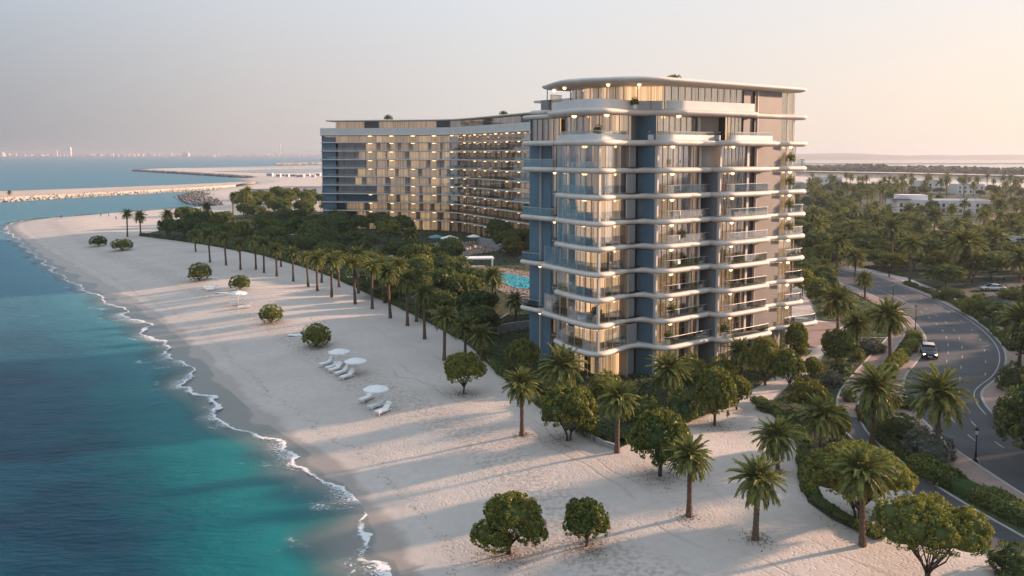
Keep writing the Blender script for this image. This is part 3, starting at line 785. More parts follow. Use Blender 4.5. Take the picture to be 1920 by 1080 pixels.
def right_end(z0, z1, lit):
    wallseg('wall_panel', T(25.4, -3.38), T(27.15, -3.38), z0, z1, .2, M['taupe'], tower)
    wallseg('dark_pane', T(27.15, -3.0), T(29.1, -3.0), z0, z1, .1, M['dark'], tower)
    wallseg('wall_panel', T(29.15, -3.38), T(36.0, -3.38), z0, z1, .2, M['taupe'], tower); fins(T(29.2, -3.35), z0, z1, .12, .4)
    q = panes_along([T(36.15, -3.3), T(41.0, -3.3), T(41.0, 6)], 9, z0, z1, M['glass'], mm=M['fin'])
    for i in range(9): curtain(q[i] + (TV * .4 if i < 3 else -TU * .5), q[i + 1] + (TV * .4 if i < 3 else -TU * .5), z0, z1, lit, tower)
right_end(z0, z1, M['curtain'])
for sp in (T(1.2, 6), T(2.4, 1.0), T(12, -2.6)): lampspots.append((sp, z1 - .02, .3, 2))
z0, z1 = ZS[9] + .34, ROOFZ - .3                                   # penthouse
q = panes_along(TP([(4.4, 10.5), (4.2, 8.0), (6.0, 1.6)]), 7, z0, z1, M['glass'])
for i in range(7): curtain(q[i] + TU * .5, q[i + 1] + TU * .5, z0, z1, M['curtaindim'] if i % 2 else M['curtain'], tower)
q = panes_along(TP([(6.0, 1.6), (9.9, -2.0)]), 3, z0, z1, M['glass'])
for i in range(3): curtain(q[i] + (TU + TV) * .5, q[i + 1] + (TU + TV) * .5, z0, z1, M['curtainlit'], tower)
q = panes_along(TP([(9.9, -2.0), (25.3, -3.3)]), 12, z0, z1, M['glass'])
for i in range(12): curtain(q[i] + TV * .3, q[i + 1] + TV * .3, z0, z1, M['curtain'], tower)
right_end(z0, z1, M['curtain'])
railing(TP([(1.2, 11.0), (3.6, 11.4)]), z0, tower, 2.2, 'wind_screen')
roofo = round_poly(TP([(3.0, 15.5, 2.0), (-1.6, 5.5, 7), (3.8, -5.0, 7), (42.0, -5.0, 1.8), (42.2, 15, 1)]), 12)
slab('roof', roofo, ROOFZ + .25, M['slab'], tower, [(1.8, -.46), (.9, -.40), (.25, -.24), (0, 0), (.1, .16), (.7, .34), (1.6, .42), (3, .46)])
for sp in (T(3.2, 12.6), T(1.6, 8.5), T(2.6, 1.0), T(5.6, -1.6)): lampspots.append((sp, ROOFZ - .29, .3, 1.2))
for (x, y), z, r, lx in lampspots: lamp(x, y, z, r * .72, M['lamp'], tower, lx, R(36.87))
# seaward wing of the tower with staggered side balconies
wz1 = ZS[9] - .6
for a, b in (((3.2, 18.0), (3.2, 15.3)), ((3.2, 15.1), (3.2, 13.1))):
    for k in range(9):
        lo = (ZS[k - 1]) if k else GZ
        wallseg('wing_panel', T(*a), T(*b), lo, ZS[k] - .004, .25, M['blue'], tower)
wallseg('wing_wall', T(3.35, 18.1), T(11, 18.1), GZ, wz1, .25, M['blue'], tower)
wallseg('fin', T(3.05, 15.28), T(3.05, 15.12), GZ, ZS[8], .5, M['fin'], tower)
for k in range(9):
    lo = (ZS[k - 1] + .05) if k else GZ
    q = panes_along(TP([(3.1, 13.0), (3.1, 9.7)]), 3, lo, ZS[k] - .05, M['glass'], name='wing_pane')
    for i in range(3): curtain(q[i] + TU * .4, q[i + 1] + TU * .4, lo, ZS[k] - .05, M['curtain'] if k in (1, 3, 7) else M['curtaindim'], tower)
for k, (v0, v1) in ((9, (10.0, 17.0)), (8, (10.0, 17.2)), (6, (10.0, 17.6)), (4, (13.2, 17.6)), (2, (13.2, 17.6))):
    wo_ = round_poly(TP([(3.25, v0), (3.25, v1 + .6, .5), (.9, v1 + .5, 1.3), (1.0 if k > 4 else 1.3, v0 + .1, .9)]))
    slab('wing_balcony', wo_, ZS[k - 1], M['slab'], tower, sc=1.2)
    if k < 9:
        railing(sub(inset(wo_, .3), T(3.1, v1 + .3), T(1.4, v0 + .4)), ZS[k - 1] + .3, tower)
        lamp(*T(2.2, v0 + 1.2), ZS[k - 1] - .44, .2, M['lamp'], tower, 1.6, 1)
q = panes_along(TP([(3.2, 17.6), (3.0, 11.2)]), 5, ZS[8] + .2, ZS[9] - .5, M['glass'], name='wing_pane')
for i in range(5): curtain(q[i] + TU * .4, q[i + 1] + TU * .4, ZS[8] + .2, ZS[9] - .5, M['curtaindim'] if i < 3 else M['curtain'], tower)
wr = round_poly(TP([(11, 18.8, .4), (2.0, 19.0, 1.2), (1.8, 11.0, .8), (11, 10.6, .3)]))
slab('wing_roof', wr, ZS[9] - .25, M['slab'], tower)
slab('wing_roof', round_poly(TP([(10.5, 18.0, .4), (2.9, 18.2, .8), (2.8, 11.6, .8), (10.5, 11, .3)])), ZS[9] + .45, M['slab'], tower)
put('plant_room', cube(M['panelgrey']), tower, T(4.6, 15.2) + (ZS[9] + 1.4,), (0, 0, R(36.87)), (2.0, 1.7, 1.4))
MB().tube([T(4.4, 15.6) + (ZS[9] + 2,), T(4.4, 15.6) + (ZS[9] + 3.9,)], .07, 5).put('antenna', M['black'], tower)

# ------------------------------------------------------------------ the hotel
HP = [(-76.0, 340.0), (-60, 338), (-40, 334), (-27, 330.5), (-21, 325), (-16, 316), (-2, 288.0), (8, 268), (24, 236)]
hp = resample(smooth_px(HP, 2), 1.0)
hotel = empty('beach_hotel', (-40, 345, GZ), 0, 'long curved hotel block with rows of lit balconies, behind the garden trees', 'building')
HZ = [6.0 + 3.37 * i for i in range(10)]                          # storey slabs
back = offset_path(hp, 16)
front_c = offset_path(hp, 0)
hpoly = [tuple(k) for k in hp] + [tuple(k) for k in back[::-1]]
def ccw(p):
    a = sum(p[i - 1][0] * p[i][1] - p[i][0] * p[i - 1][1] for i in range(len(p))); return p if a > 0 else p[::-1]
hs = [tuple(k) for k in hp[::3]] + [tuple(k) for k in offset_path(hp, 15)[::6][::-1]]
hs = ccw(hs)
for i, z in enumerate(HZ):
    slab('floor_slab', hs, z, M['slab'], hotel, [(.6, -.24), (.1, -.2), (0, 0), (.1, .2), (.6, .24)])
gline = offset_path(hp, 2.3)
gq = resample(gline, 4.35); nb = len(gq) - 1
edge = offset_path(hp, .35); em = resample(edge, 4.35)
for i in range(-1, 9):
    z0 = HZ[i] + .2 if i >= 0 else GZ; z1 = HZ[i + 1] - .2
    rnd = random.Random(90 + i); nd = rnd.choice([2, 3, 4, 5])
    for j in range(nb):
        a, b = np.array(gq[j]), np.array(gq[j + 1]); d = (b - a) / np.linalg.norm(b - a)
        wallseg('window_pane', a + d * .06, b - d * .06, z0, z1, .04, M['glass'], hotel)
        nrm = np.array([-d[1], d[0]]); t = j / nb
        put('mullion', cube(M['frame']), hotel, (a[0], a[1], (z0 + z1) / 2), (0, 0, math.atan2(d[1], d[0])), (.12, .14, z1 - z0))
        dim = j < nd
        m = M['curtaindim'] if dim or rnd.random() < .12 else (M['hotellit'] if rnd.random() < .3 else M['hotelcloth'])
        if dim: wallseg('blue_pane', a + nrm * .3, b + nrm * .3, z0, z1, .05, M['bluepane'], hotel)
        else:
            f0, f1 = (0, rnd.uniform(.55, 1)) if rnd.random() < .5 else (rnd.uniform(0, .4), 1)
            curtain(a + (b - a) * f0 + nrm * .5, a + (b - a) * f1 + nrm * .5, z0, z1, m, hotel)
        if j > 3 and j % 2 == 0 and rnd.random() < .88:
            c = (a + b) / 2 - nrm * 1.1
            lamp(c[0], c[1], z1 - .02, .42, M['lampfar'], hotel, 2.1, math.atan2(d[1], d[0]))
    ribbonwall('room_wall', offset_path(hp, 3.6)[::4], z0, z1, .2, M['core'], hotel)
    if i >= 0: 
        st = 3 if i % 2 else 0
        o = ribbonwall('balustrade', edge[st:][::4], z0, z0 + 1.0, .03, M['rail'], hotel)
# seaward end wall and rear
wallseg('end_wall', (hp[0][0] + .5, hp[0][1] + .6), (back[0][0] + .5, back[0][1]), GZ, 39.3, .3, M['blue'], hotel)
wallseg('end_wall', (hp[0][0] + .6, hp[0][1] + .9), (hp[6][0], hp[6][1] + .9), GZ, 38.5, .3, M['blue'], hotel)
ribbonwall('rear_wall', back[::4], GZ, 39.3, .3, M['taupe'], hotel)
tp = [tuple(k) for k in offset_path(hp, -.5)[::3]] + [tuple(k) for k in offset_path(hp, 15.5)[::6][::-1]]
slab('floor_slab', ccw(tp), HZ[9] + 2.9, M['slab'], hotel, [(1.2, -.25), (.2, -.2), (0, 0), (.05, .15), (.5, .2)])
z0 = HZ[9] + .2
for j in range(nb):
    a, b = np.array(gq[j]), np.array(gq[j + 1]); d = (b - a) / np.linalg.norm(b - a); nrm = np.array([-d[1], d[0]])
    wallseg('window_pane', a + d * .06, b - d * .06, z0, z0 + 2.4, .04, M['glass'], hotel)
    curtain(a + nrm * .5, b + nrm * .5, z0, z0 + 2.4, M['curtaindim'] if j < 3 else (M['hotellit'] if j % 4 == 1 else M['hotelcloth']), hotel)
    if j > 3 and j % 2 == 0:
        c = (a + b) / 2 - nrm * 1.1; lamp(c[0], c[1], z0 + 2.42, .42, M['lampfar'], hotel, 2.1, math.atan2(d[1], d[0]))
ztop = HZ[9] + 3.1
ribbonwall('parapet', [tuple(k) for k in offset_path(hp, -.2)[::3]], ztop, ztop + 2.6, .3, M['parapet'], hotel)
sb = offset_path(hp, 3.5); sq = resample(sb[5:], 6)
for j in range(len(sq) - 1):
    a, b = np.array(sq[j]), np.array(sq[j + 1]); d = (b - a) / np.linalg.norm(b - a); nrm = np.array([-d[1], d[0]])
    wallseg('window_pane', a, b - d * .08, ztop + .1, ztop + 5.2, .05, M['glass'] if j % 5 != 2 else M['dark'], hotel)
    if j % 5 != 2: curtain(a + nrm * .5, b + nrm * .5, ztop + .1, ztop + 5.2, M['curtaindim'] if j % 4 else M['hotelcloth'], hotel)
ribbonwall('room_wall', offset_path(hp, 5.0)[5::4], ztop, ztop + 5.2, .2, M['core'], hotel)
rp_ = [tuple(k) for k in offset_path(hp, .6)[2::3]] + [tuple(k) for k in offset_path(hp, 14)[2::6][::-1]]
slab('roof', ccw(rp_), ztop + 5.55, M['slab'], hotel, [(1.2, -.35), (.2, -.25), (0, 0), (.1, .2), (.8, .35)])

# ------------------------------------------------------------------ vegetation
def leaf_quads(c, nrm, size, seed, jitter=.75):
    r = np.random.default_rng(seed); n = len(c)
    nn = nrm + r.normal(0, jitter, (n, 3)); nn /= np.linalg.norm(nn, axis=1)[:, None]
    t = r.normal(0, 1, (n, 3)); t -= (t * nn).sum(1)[:, None] * nn; t /= np.linalg.norm(t, axis=1)[:, None]
    b = np.cross(nn, t); s = (size * r.uniform(.7, 1.3, n))[:, None]
    v = np.stack([c - t * s * .5, c + b * s * .32, c + t * s * .5, c - b * s * .32], 1).reshape(-1, 3)
    return v, np.arange(4 * n).reshape(n, 4)
def ico(sub=2):
    bm = bmesh.new(); bmesh.ops.create_icosphere(bm, subdivisions=sub, radius=1)
    v = np.array([q.co[:] for q in bm.verts]); f = np.array([[q.index for q in p.verts] for p in bm.faces]); bm.free(); return v, f
ICO = ico(2)
def crown_mesh(name, lobes, clumps, per, rc, leaf, mat, seed, low=-.35, core=.72, asp=.6):
    """lobes: (centre, radii); leaves on many small clumps over the lobes"""
    lobes = [((c_[0], c_[1], c_[2] / asp), (r_[0], r_[1], r_[2] / asp)) for c_, r_ in lobes]
    r = np.random.default_rng(seed); C = []; N = []; Tt = []
    area = np.array([l[1][0] * l[1][2] for l in lobes]); area /= area.sum()
    for li, (lc, lr) in enumerate(lobes):
        lc = np.array(lc); lr = np.array(lr)
        k = int(clumps * area[li]); d = r.normal(0, 1, (k * 4, 3)); d /= np.linalg.norm(d, axis=1)[:, None]
        d = d[d[:, 2] > low][:k]
        p = lc + d * lr * r.uniform(.86, 1.06, (len(d), 1))
        keep = np.ones(len(p), bool)
        for lj, (oc, orr) in enumerate(lobes):
            if lj != li: keep &= (((p - np.array(oc)) / np.array(orr)) ** 2).sum(1) > .72
        p, d = p[keep], d[keep]
        nn = d / lr; nn /= np.linalg.norm(nn, axis=1)[:, None]
        for i in range(len(p)):
            q = r.normal(0, 1, (per, 3)); q /= np.linalg.norm(q, axis=1)[:, None]
            q = q[(q @ nn[i]) > -.35]
            C.append(p[i] + q * rc * r.uniform(.6, 1.1, (len(q), 1)) * r.uniform(.75, 1.3)); N.append(q)
            Tt.append(np.clip(r.normal(.42, .22) + r.normal(0, .24, len(q)), 0, 1))
    C = np.vstack(C); N = np.vstack(N); Tt = np.concatenate(Tt)
    v, f = leaf_quads(C, N, leaf, seed + 1)
    # dense inner foliage that closes the crown
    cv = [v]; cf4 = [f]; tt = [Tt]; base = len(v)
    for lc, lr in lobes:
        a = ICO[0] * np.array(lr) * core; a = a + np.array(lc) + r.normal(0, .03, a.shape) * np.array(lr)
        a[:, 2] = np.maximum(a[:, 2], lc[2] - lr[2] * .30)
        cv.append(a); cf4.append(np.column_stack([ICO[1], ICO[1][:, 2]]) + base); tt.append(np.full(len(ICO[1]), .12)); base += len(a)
    V = np.vstack(cv); V[:, 2] *= asp
    quads = cf4[0]; tris = np.vstack(cf4[1:])[:, :3]
    me = bpy.data.meshes.new(name)
    nq, ntz = len(quads), len(tris)
    me.vertices.add(len(V)); me.vertices.foreach_set('co', V.astype(np.float32).ravel())
    li = np.concatenate([quads.ravel(), tris.ravel()]).astype(np.int32)
    me.loops.add(len(li)); me.loops.foreach_set('vertex_index', li)
    me.polygons.add(nq + ntz)
    me.polygons.foreach_set('loop_start', np.concatenate([np.arange(nq) * 4, nq * 4 + np.arange(ntz) * 3]).astype(np.int32))
    me.update(calc_edges=True); me.materials.append(mat)
    fattr(me, 'tint', np.concatenate(tt), 'FACE')
    return me
def trunk_mesh(name, h0, h1, spread, n, seed, r0=.045, stems=1):
    rr = random.Random(seed); m = MB()
    for s in range(stems):
        bx, by = (0, 0) if stems == 1 else (rr.uniform(-.05, .05), rr.uniform(-.05, .05))
        m.tube([(bx, by, -.02), (bx + rr.uniform(-.02, .02), by + rr.uniform(-.02, .02), h0 * .5), (bx * 2, by * 2, h0)], [r0 * 1.35, r0, r0 * .8], 8)
        for k in range(n):
            a = 2 * math.pi * (k + s / stems + rr.uniform(-.25, .25)) / n; q = spread * rr.uniform(.6, 1.0); zt = h1 * rr.uniform(.9, 1.1)
            p0 = Vector((bx * 2, by * 2, h0 * rr.uniform(.75, .98))); p2 = Vector((math.cos(a) * q, math.sin(a) * q, zt))
            p1 = p0.lerp(p2, .5) + Vector((0, 0, .05 * rr.uniform(-1, .6))) + Vector((rr.uniform(-.05, .05), rr.uniform(-.05, .05), 0))
            m.tube([p0, p1, p2], [r0 * .62, r0 * .45, r0 * .25], 6)
            for _ in range(2):
                p3 = p1.lerp(p2, rr.uniform(.2, .7)); p4 = p3 + Vector((rr.uniform(-.22, .22), rr.uniform(-.22, .22), rr.uniform(.10, .25)))
                m.tube([p3, p4], [r0 * .3, r0 * .14], 5)
    return m.mesh(name, M['bark'], True)
# every kind is made in unit size: crown radius 1, total height 1
def lobes_dome(seed, n=7, zc=.60, rz=.38, R0=.80):
    rr = random.Random(seed); L = [((rr.uniform(-.06, .06), rr.uniform(-.06, .06), zc + .02), (R0, R0 * rr.uniform(.9, 1.05), rz))]
    for i in range(n):
        a = 2 * math.pi * (i + rr.uniform(-.3, .3)) / n; q = rr.uniform(.46, .62); s = rr.uniform(.30, .42)
        L.append(((math.cos(a) * q, math.sin(a) * q, zc + rr.uniform(-.16, .12)), (s, s, rz * rr.uniform(.5, .75))))
    for i in range(3): L.append(((rr.uniform(-.35, .35), rr.uniform(-.35, .35), zc + rz * .55), (.36, .36, rz * .5)))
    return L
KIND = {}
for i in range(3):      # dome trees, fine leaves, for the near beach
    KIND['dome', i] = (crown_mesh('dome_crown', lobes_dome(10 + i), 900, 40, .066, .058, M['leaf'], 20 + i, -.62, .80), trunk_mesh('dome_trunk', .22, .55, .55, 6, 30 + i, .035, 2))
for i in range(2):      # wide many-lobed trees
    KIND['wide', i] = (crown_mesh('wide_crown', lobes_dome(50 + i, 9, .66, .30, .74), 1500, 40, .048, .040, M['leaf'], 60 + i, -.45, .80), trunk_mesh('wide_trunk', .18, .6, .62, 7, 70 + i, .026, 3))
for i in range(3):      # clipped beach shrubs that reach down to the sand
    L = [((0, 0, .54), (.88, .88, .46)), ((.2, .1, .42), (.72, .78, .38)), ((-.2, -.12, .40), (.76, .72, .38))]
    KIND['ball', i] = (crown_mesh('ball_crown', L, 420, 42, .085, .065, M['leaf'], 80 + i, -.6), trunk_mesh('ball_trunk', .08, .38, .5, 7, 90 + i, .03, 2))
for i in range(3):      # garden trees, coarser leaves
    KIND['tree', i] = (crown_mesh('tree_crown', lobes_dome(110 + i, 6, .62, .36, .76), 330, 32, .11, .095, M['leafdark'], 120 + i, -.5, .78), trunk_mesh('tree_trunk', .30, .58, .5, 5, 130 + i, .03, 1))
LOB = [((.12, 0, .66), (.72, .72, .34)), ((.3, .1, .78), (.42, .42, .2)), ((-.2, .1, .74), (.45, .45, .22)), ((-.58, -.05, .34), (.44, .5, .22)), ((-.3, -.2, .30), (.36, .4, .18)), ((.58, -.05, .44), (.42, .46, .26)), ((.75, .1, .36), (.24, .3, .17))]
KIND['lobed', 0] = (crown_mesh('lobed_crown', LOB, 950, 40, .06, .052, M['leaf'], 25, -.6, .78), trunk_mesh('lobed_trunk', .16, .5, .55, 6, 35, .04, 2))
KIND['gold', 0] = (crown_mesh('gold_crown', lobes_dome(150, 6, .58, .40, .66), 300, 40, .10, .08, M['leafgold'], 151, -.6), trunk_mesh('gold_trunk', .25, .55, .5, 5, 152, .03, 1))
KIND['olive', 0] = (crown_mesh('olive_crown', lobes_dome(155, 6, .58, .40, .66), 260, 38, .11, .09, M['leaf'], 156, -.6), trunk_mesh('olive_trunk', .28, .56, .5, 5, 157, .03, 1))
for i, mt in enumerate(('leafdark', 'leaf', 'leafsilver', 'leafgold')):
    L = [((0, 0, .42), (.8, .8, .52)), ((.35, .15, .34), (.58, .6, .42)), ((-.32, -.2, .32), (.62, .58, .42)), ((0, .35, .3), (.55, .55, .4))]
    KIND['shrub', i] = (crown_mesh('shrub_crown', L, 210, 36, .12, .095, M[mt], 160 + i, -.5), trunk_mesh('shrub_stem', .10, .3, .4, 5, 170 + i, .035, 2))
def tree(name, kind, x, y, W, H, label, cat='tree', group=None, rz=None, z=None):
    cm, tm = KIND[kind]
    zz = ground_z(x, y) - .03 if z is None else z
    a = random.uniform(0, 6.28) if rz is None else rz
    o = empty(name, (x, y, zz), a, label, cat, group)
    put('trunk' if cat == 'tree' else 'stems', tm, o, (x, y, zz), (0, 0, a), (W / 2, W / 2, H))
    put('crown', cm, o, (x, y, zz), (0, 0, a), (W / 2, W / 2, H))
    return o

# palms ----------------------------------------------------------------
def frond_geo(seed, droop, n=24, wl=.055, L=1.0, ll=.30):
    r = random.Random(seed); v = []; f = []; tt = []
    K = 9; pts = []; ang = 0; p = Vector((0, 0, 0)); st = L / K
    for i in range(K + 1):
        pts.append((p.copy(), ang)); ang -= droop / K * (.45 + 1.1 * i / K); p = p + Vector((math.cos(ang), 0, math.sin(ang))) * st
    def at(s):
        k = min(int(s * K), K - 1); u = s * K - k
        return pts[k][0].lerp(pts[k + 1][0], u), pts[k][1] * (1 - u) + pts[k + 1][1] * u
    for i in range(K):                                             # midrib
        a, aa = pts[i]; b, _ = pts[i + 1]; wa = .016 * (1 - i / K) + .003; wb = .016 * (1 - (i + 1) / K) + .003
        q = len(v); v += [a + Vector((0, wa, 0)), a + Vector((0, -wa, 0)), b + Vector((0, -wb, 0)), b + Vector((0, wb, 0))]; f.append((q, q + 1, q + 2, q + 3)); tt.append(.75)
    for i in range(n):
        s = .13 + .87 * (i + r.uniform(-.3, .3)) / n; s = min(max(s, .1), .995)
        c, a = at(s); fw = Vector((math.cos(a), 0, math.sin(a))); upn = Vector((-math.sin(a), 0, math.cos(a)))
        le = ll * (math.sin(min(1, s * 1.25 + .18) * math.pi * .88) ** .7) * r.uniform(.85, 1.1) + .04
        for sg in (-1, 1):
            d = (Vector((0, sg, 0)) * .62 + fw * (.62 + .5 * s) + upn * r.uniform(.10, .42)).normalized()
            tip = c + d * le - Vector((0, 0, le * .22)); mid_ = c + d * le * .5
            wv = fw.cross(upn).cross(d).normalized() * wl * .5 if False else (fw - d * fw.dot(d)).normalized() * wl * .5
            q = len(v); v += [c - wv * .6, c + wv * .6, mid_ + wv, tip, mid_ - wv]; f.append((q, q + 1, q + 2, q + 3, q + 4)); tt.append(min(1, max(0, r.gauss(.35, .18) + .25 * s)))
    return v, f, tt
def frond_mesh(name, *a, **k):
    v, f, tt = frond_geo(*a, **k); me = mesh(name, v, f, M['frond']); fattr(me, 'tint', tt, 'FACE'); return me
FROND = [frond_mesh('frond', 1, .5, 30, .032, 1.0, .23), frond_mesh('frond', 2, .75, 30, .032, 1.0, .24), frond_mesh('frond', 3, 1.05, 30, .032, 1.0, .24), frond_mesh('frond', 4, .9, 30, .032, 1.0, .23)]
M['dryfrond'] = leafmat('dry_frond', (.10, .065, .03), (.24, .17, .08), .2)
DRYFROND = frond_mesh('dry_frond', 7, .6, 20, .03, 1.0, .16); DRYFROND.materials[0] = M['dryfrond']
def frond_list(seed, n):
    r = random.Random(seed); out = []
    for i in range(n):
        t = (i + .5) / n; az = i * 2.39996 + r.uniform(-.25, .25)
        el = R(84 - 128 * t ** .9 + r.uniform(-8, 8)); k = 0 if t < .3 else (1 if t < .6 else (2 if t < .85 else 3))
        out.append((az, el, k, r.uniform(.85, 1.08) * (.82 if t < .15 else 1), r.uniform(-.25, .25)))
    return out
def frond_mat(az, el, s, roll): return Matrix.Rotation(az, 4, 'Z') @ Matrix.Rotation(-el, 4, 'Y') @ Matrix.Rotation(roll, 4, 'X') @ Matrix.Scale(s, 4)
def far_crown(seed, n, leaflets, wl):
    V = []; Fc = []; Tt = []; gs = [frond_geo(seed + i, d, leaflets, wl, 1.0, .25) for i, d in enumerate((.55, .8, 1.1, .95))]
    for az, el, k, s, ro in frond_list(seed, n):
        m = frond_mat(az, el, s, ro); v, f, tt = gs[k]; b = len(V)
        V += [m @ q for q in v]; Fc += [tuple(i + b for i in q) for q in f]; Tt += tt
    me = mesh('palm_crown', V, Fc, M['frond']); fattr(me, 'tint', Tt, 'FACE'); return me
FARCROWN = [far_crown(200 + 10 * i, 58, 15, .062) for i in range(3)]
DISTCROWN = [far_crown(260 + 10 * i, 30, 9, .14) for i in range(2)]
def palm_trunk(seed):
    r = random.Random(seed); pts = []; rad = []
    n = 26; lx, ly = r.uniform(-.03, .03), r.uniform(-.03, .03)
    for i in range(n + 1):
        t = i / n; pts.append((lx * t * t * 3, ly * t * t * 3, t * 1.0 - .02 * (i == 0))); rad.append((1.25 - .35 * min(1, t * 4) + .12 * (t > .9)) * (1.05 if i % 2 else .93))
    m = MB(); V = []; 
    k = 8
    for p, q in zip(pts, rad):
        for j in range(k): a = 2 * math.pi * j / k; V.append((p[0] + q * math.cos(a), p[1] + q * math.sin(a), p[2]))
    f = [(i * k + j, i * k + (j + 1) % k, (i + 1) * k + (j + 1) % k, (i + 1) * k + j) for i in range(n) for j in range(k)]
    return mesh('palm_trunk', V, f, M['trunk'], False)
PTRUNK = [palm_trunk(300 + i) for i in range(3)]
BOOT = MB().lathe([(.02, -.16), (.075, -.10), (.085, 0), (.06, .07), (.01, .11)], n=9).mesh('palm_heart', M['boot'])
palm_n = [0]
def palm(x, y, h, rc, label, group, near=0, z=None):
    """near: 2 = every frond its own part, 1 = one feathery crown, 0 = far"""
    i = palm_n[0]; palm_n[0] += 1
    zz = ground_z(x, y) - .03 if z is None else z; a = random.uniform(0, 6.28)
    o = empty('palm_tree', (x, y, zz), a, label, 'palm', group)
    tr = .19 + .012 * h
    lr = random.Random(900 + i); la, lm = lr.uniform(0, 6.28), lr.uniform(0, R(4.5))
    LM_ = Matrix.Translation((x, y, zz)) @ Matrix.Rotation(lm, 4, (math.cos(la), math.sin(la), 0)) @ Matrix.Rotation(a, 4, 'Z')
    put('trunk', PTRUNK[i % 3], o, mat=LM_ @ Matrix.Diagonal((tr, tr, h, 1)))
    top = LM_ @ Matrix.Translation((0, 0, h))
    if near == 2:
        cb = put('crown', BOOT, o, mat=top @ Matrix.Scale(rc * 1.5, 4))
        base = top
        for az, el, k, s, ro in frond_list(400 + i, 72): put('frond', FROND[k], cb, mat=base @ frond_mat(az, el, s * rc * 1.12, ro))
        for k in range(lr.randint(4, 9)): put('dry_frond', DRYFROND, cb, mat=base @ frond_mat(lr.uniform(0, 6.28), R(lr.uniform(-78, -50)), rc * lr.uniform(.6, .85), 0))
    else: put('crown', (FARCROWN[i % 3] if near else DISTCROWN[i % 2]), o, mat=top @ Matrix.Scale(rc * lr.uniform(1.0, 1.2), 4))
    return o
def palm_px(bx, by, cyy, d, label, group, near=1, z=GZ):
    p = P(bx, by, z); k = PPM(p); return palm(p[0], p[1], (by - cyy) / k, d / 2 / k, label, group, near)
def tree_px(name, kind, bx, by, x0, x1, ytop, label, cat='tree', group=None, z=GZ):
    p = P(bx, by, z); k = PPM(p); return tree(name, kind, p[0], p[1], (x1 - x0) / k * .97, (by - ytop) / k * .985, label, cat, group, 0 if kind[0] == 'lobed' else None)
ORD = ['first', 'second', 'third', 'fourth', 'fifth', 'sixth', 'seventh', 'eighth', 'ninth', 'tenth', 'eleventh', 'twelfth', 'thirteenth', 'fourteenth', 'fifteenth', 'sixteenth',
       'seventeenth', 'eighteenth', 'nineteenth', 'twentieth', 'twenty-first', 'twenty-second', 'twenty-third', 'twenty-fourth', 'twenty-fifth', 'twenty-sixth', 'twenty-seventh', 'twenty-eighth', 'twenty-ninth', 'thirtieth']
# palms by the road and on the near sand
NEARP = [(979, 810, 712, 68, 'date palm on the sand below the tower, beside the low garden wall'),
         (1157, 848, 742, 72, 'date palm at the outer corner of the low garden wall'),
         (1292, 966, 846, 82, 'date palm standing alone on sunlit sand, fronds overlapping a dome tree'),
         (1416, 1009, 890, 96, 'tall date palm on open shaded sand, lowest base of the sand palms'),
         (1459, 886, 815, 84, 'short date palm on sand just beside the curved hedge border'),
         (1617, 1022, 878, 110, 'date palm rising in front of the wide spreading tree'),
         (1635, 832, 722, 100, 'date palm between the service lane and the road, before rounded shrubs'),
         (1757, 860, 735, 112, 'large date palm on the planted verge, nearest below the dark car'),
         (1670, 680, 590, 72, 'date palm beside the footpath hedge, across from the dark car'),
         (1537, 858, 776, 84, 'date palm half hidden among the hedge-bed shrubs below the golden tree'),
         (1571, 617, 560, 62, 'date palm behind the paved terrace at the tower end'),
         (1606, 650, 606, 58, 'low date palm between the terrace trees and the footpath'),
         (1622, 562, 522, 38, 'small date palm on the inner road edge behind the tower'),
         (1910, 690, 600, 84, 'date palm on the outer verge at the right-hand picture edge'),
         (1053, 758, 682, 82, 'dense date palm against the tower corner lobby'),
         (1249, 758, 690, 74, 'date palm before the tower wall below the first balcony'),
         (1392, 712, 656, 56, 'date palm at the foot of the tower, below the third balcony bay')]
for bx, by, c, d, lb in NEARP: palm_px(bx, by, c, d, lb, 'date palms near the tower and road', 2)
ROWP = [(367, 471, 440, 26), (394, 492, 440, 34), (424, 497, 446, 32), (451, 505, 456, 32), (480, 505, 452, 32), (495, 511, 456, 34), (519, 517, 466, 32), (527, 500, 458, 28), (550, 527, 474, 32),
        (578, 537, 482, 30), (595, 545, 484, 38), (603, 529, 478, 32), (622, 556, 490, 38), (636, 538, 480, 32), (666, 570, 494, 44), (672, 549, 478, 44), (698, 579, 500, 42), (721, 568, 498, 40),
        (732, 595, 508, 48), (743, 568, 496, 40), (764, 610, 524, 46), (781, 602, 520, 48), (796, 634, 548, 46), (833, 675, 592, 50), (872, 664, 612, 50), (903, 674, 628, 52)]
for i, (bx, by, c, d) in enumerate(ROWP):
    palm_px(bx, by, c, d, 'beach palm, %s from the far end of the row along the garden edge' % ORD[i], 'palm row along the beach edge', 2 if i > 19 else 1)
for i, (bx, by, c, d, lb) in enumerate([(239, 444, 400, 24, 'lone slender palm on the sand at the far end of the garden'), (264, 442, 404, 26, 'palm at the seaward tip of the garden trees, next to the lone palm'),
        (314, 443, 402, 26, 'palm rising above the dark trees at the garden tip'), (348, 436, 397, 22, 'small palm above the dark garden trees, against far sand'), (388, 430, 386, 22, 'palm against the pale sand by the rock mound'),
        (437, 404, 366, 18, 'tall thin palm beside the rock mound, before the sandy spit'), (457, 402, 362, 22, 'pair-forming palm behind the garden, left of the sheds'), (463, 404, 358, 22, 'taller of the paired palms behind the garden'),
        (770, 470, 440, 36, 'bright yellow-green palm among dark trees before the hotel'), (18, 368, 352, 12, 'tiny palm alone on the breakwater')]):
    palm_px(bx, by, c, d, lb, 'palms behind the beach', 1 if i != 9 else 0, 2 if i != 9 else 3)
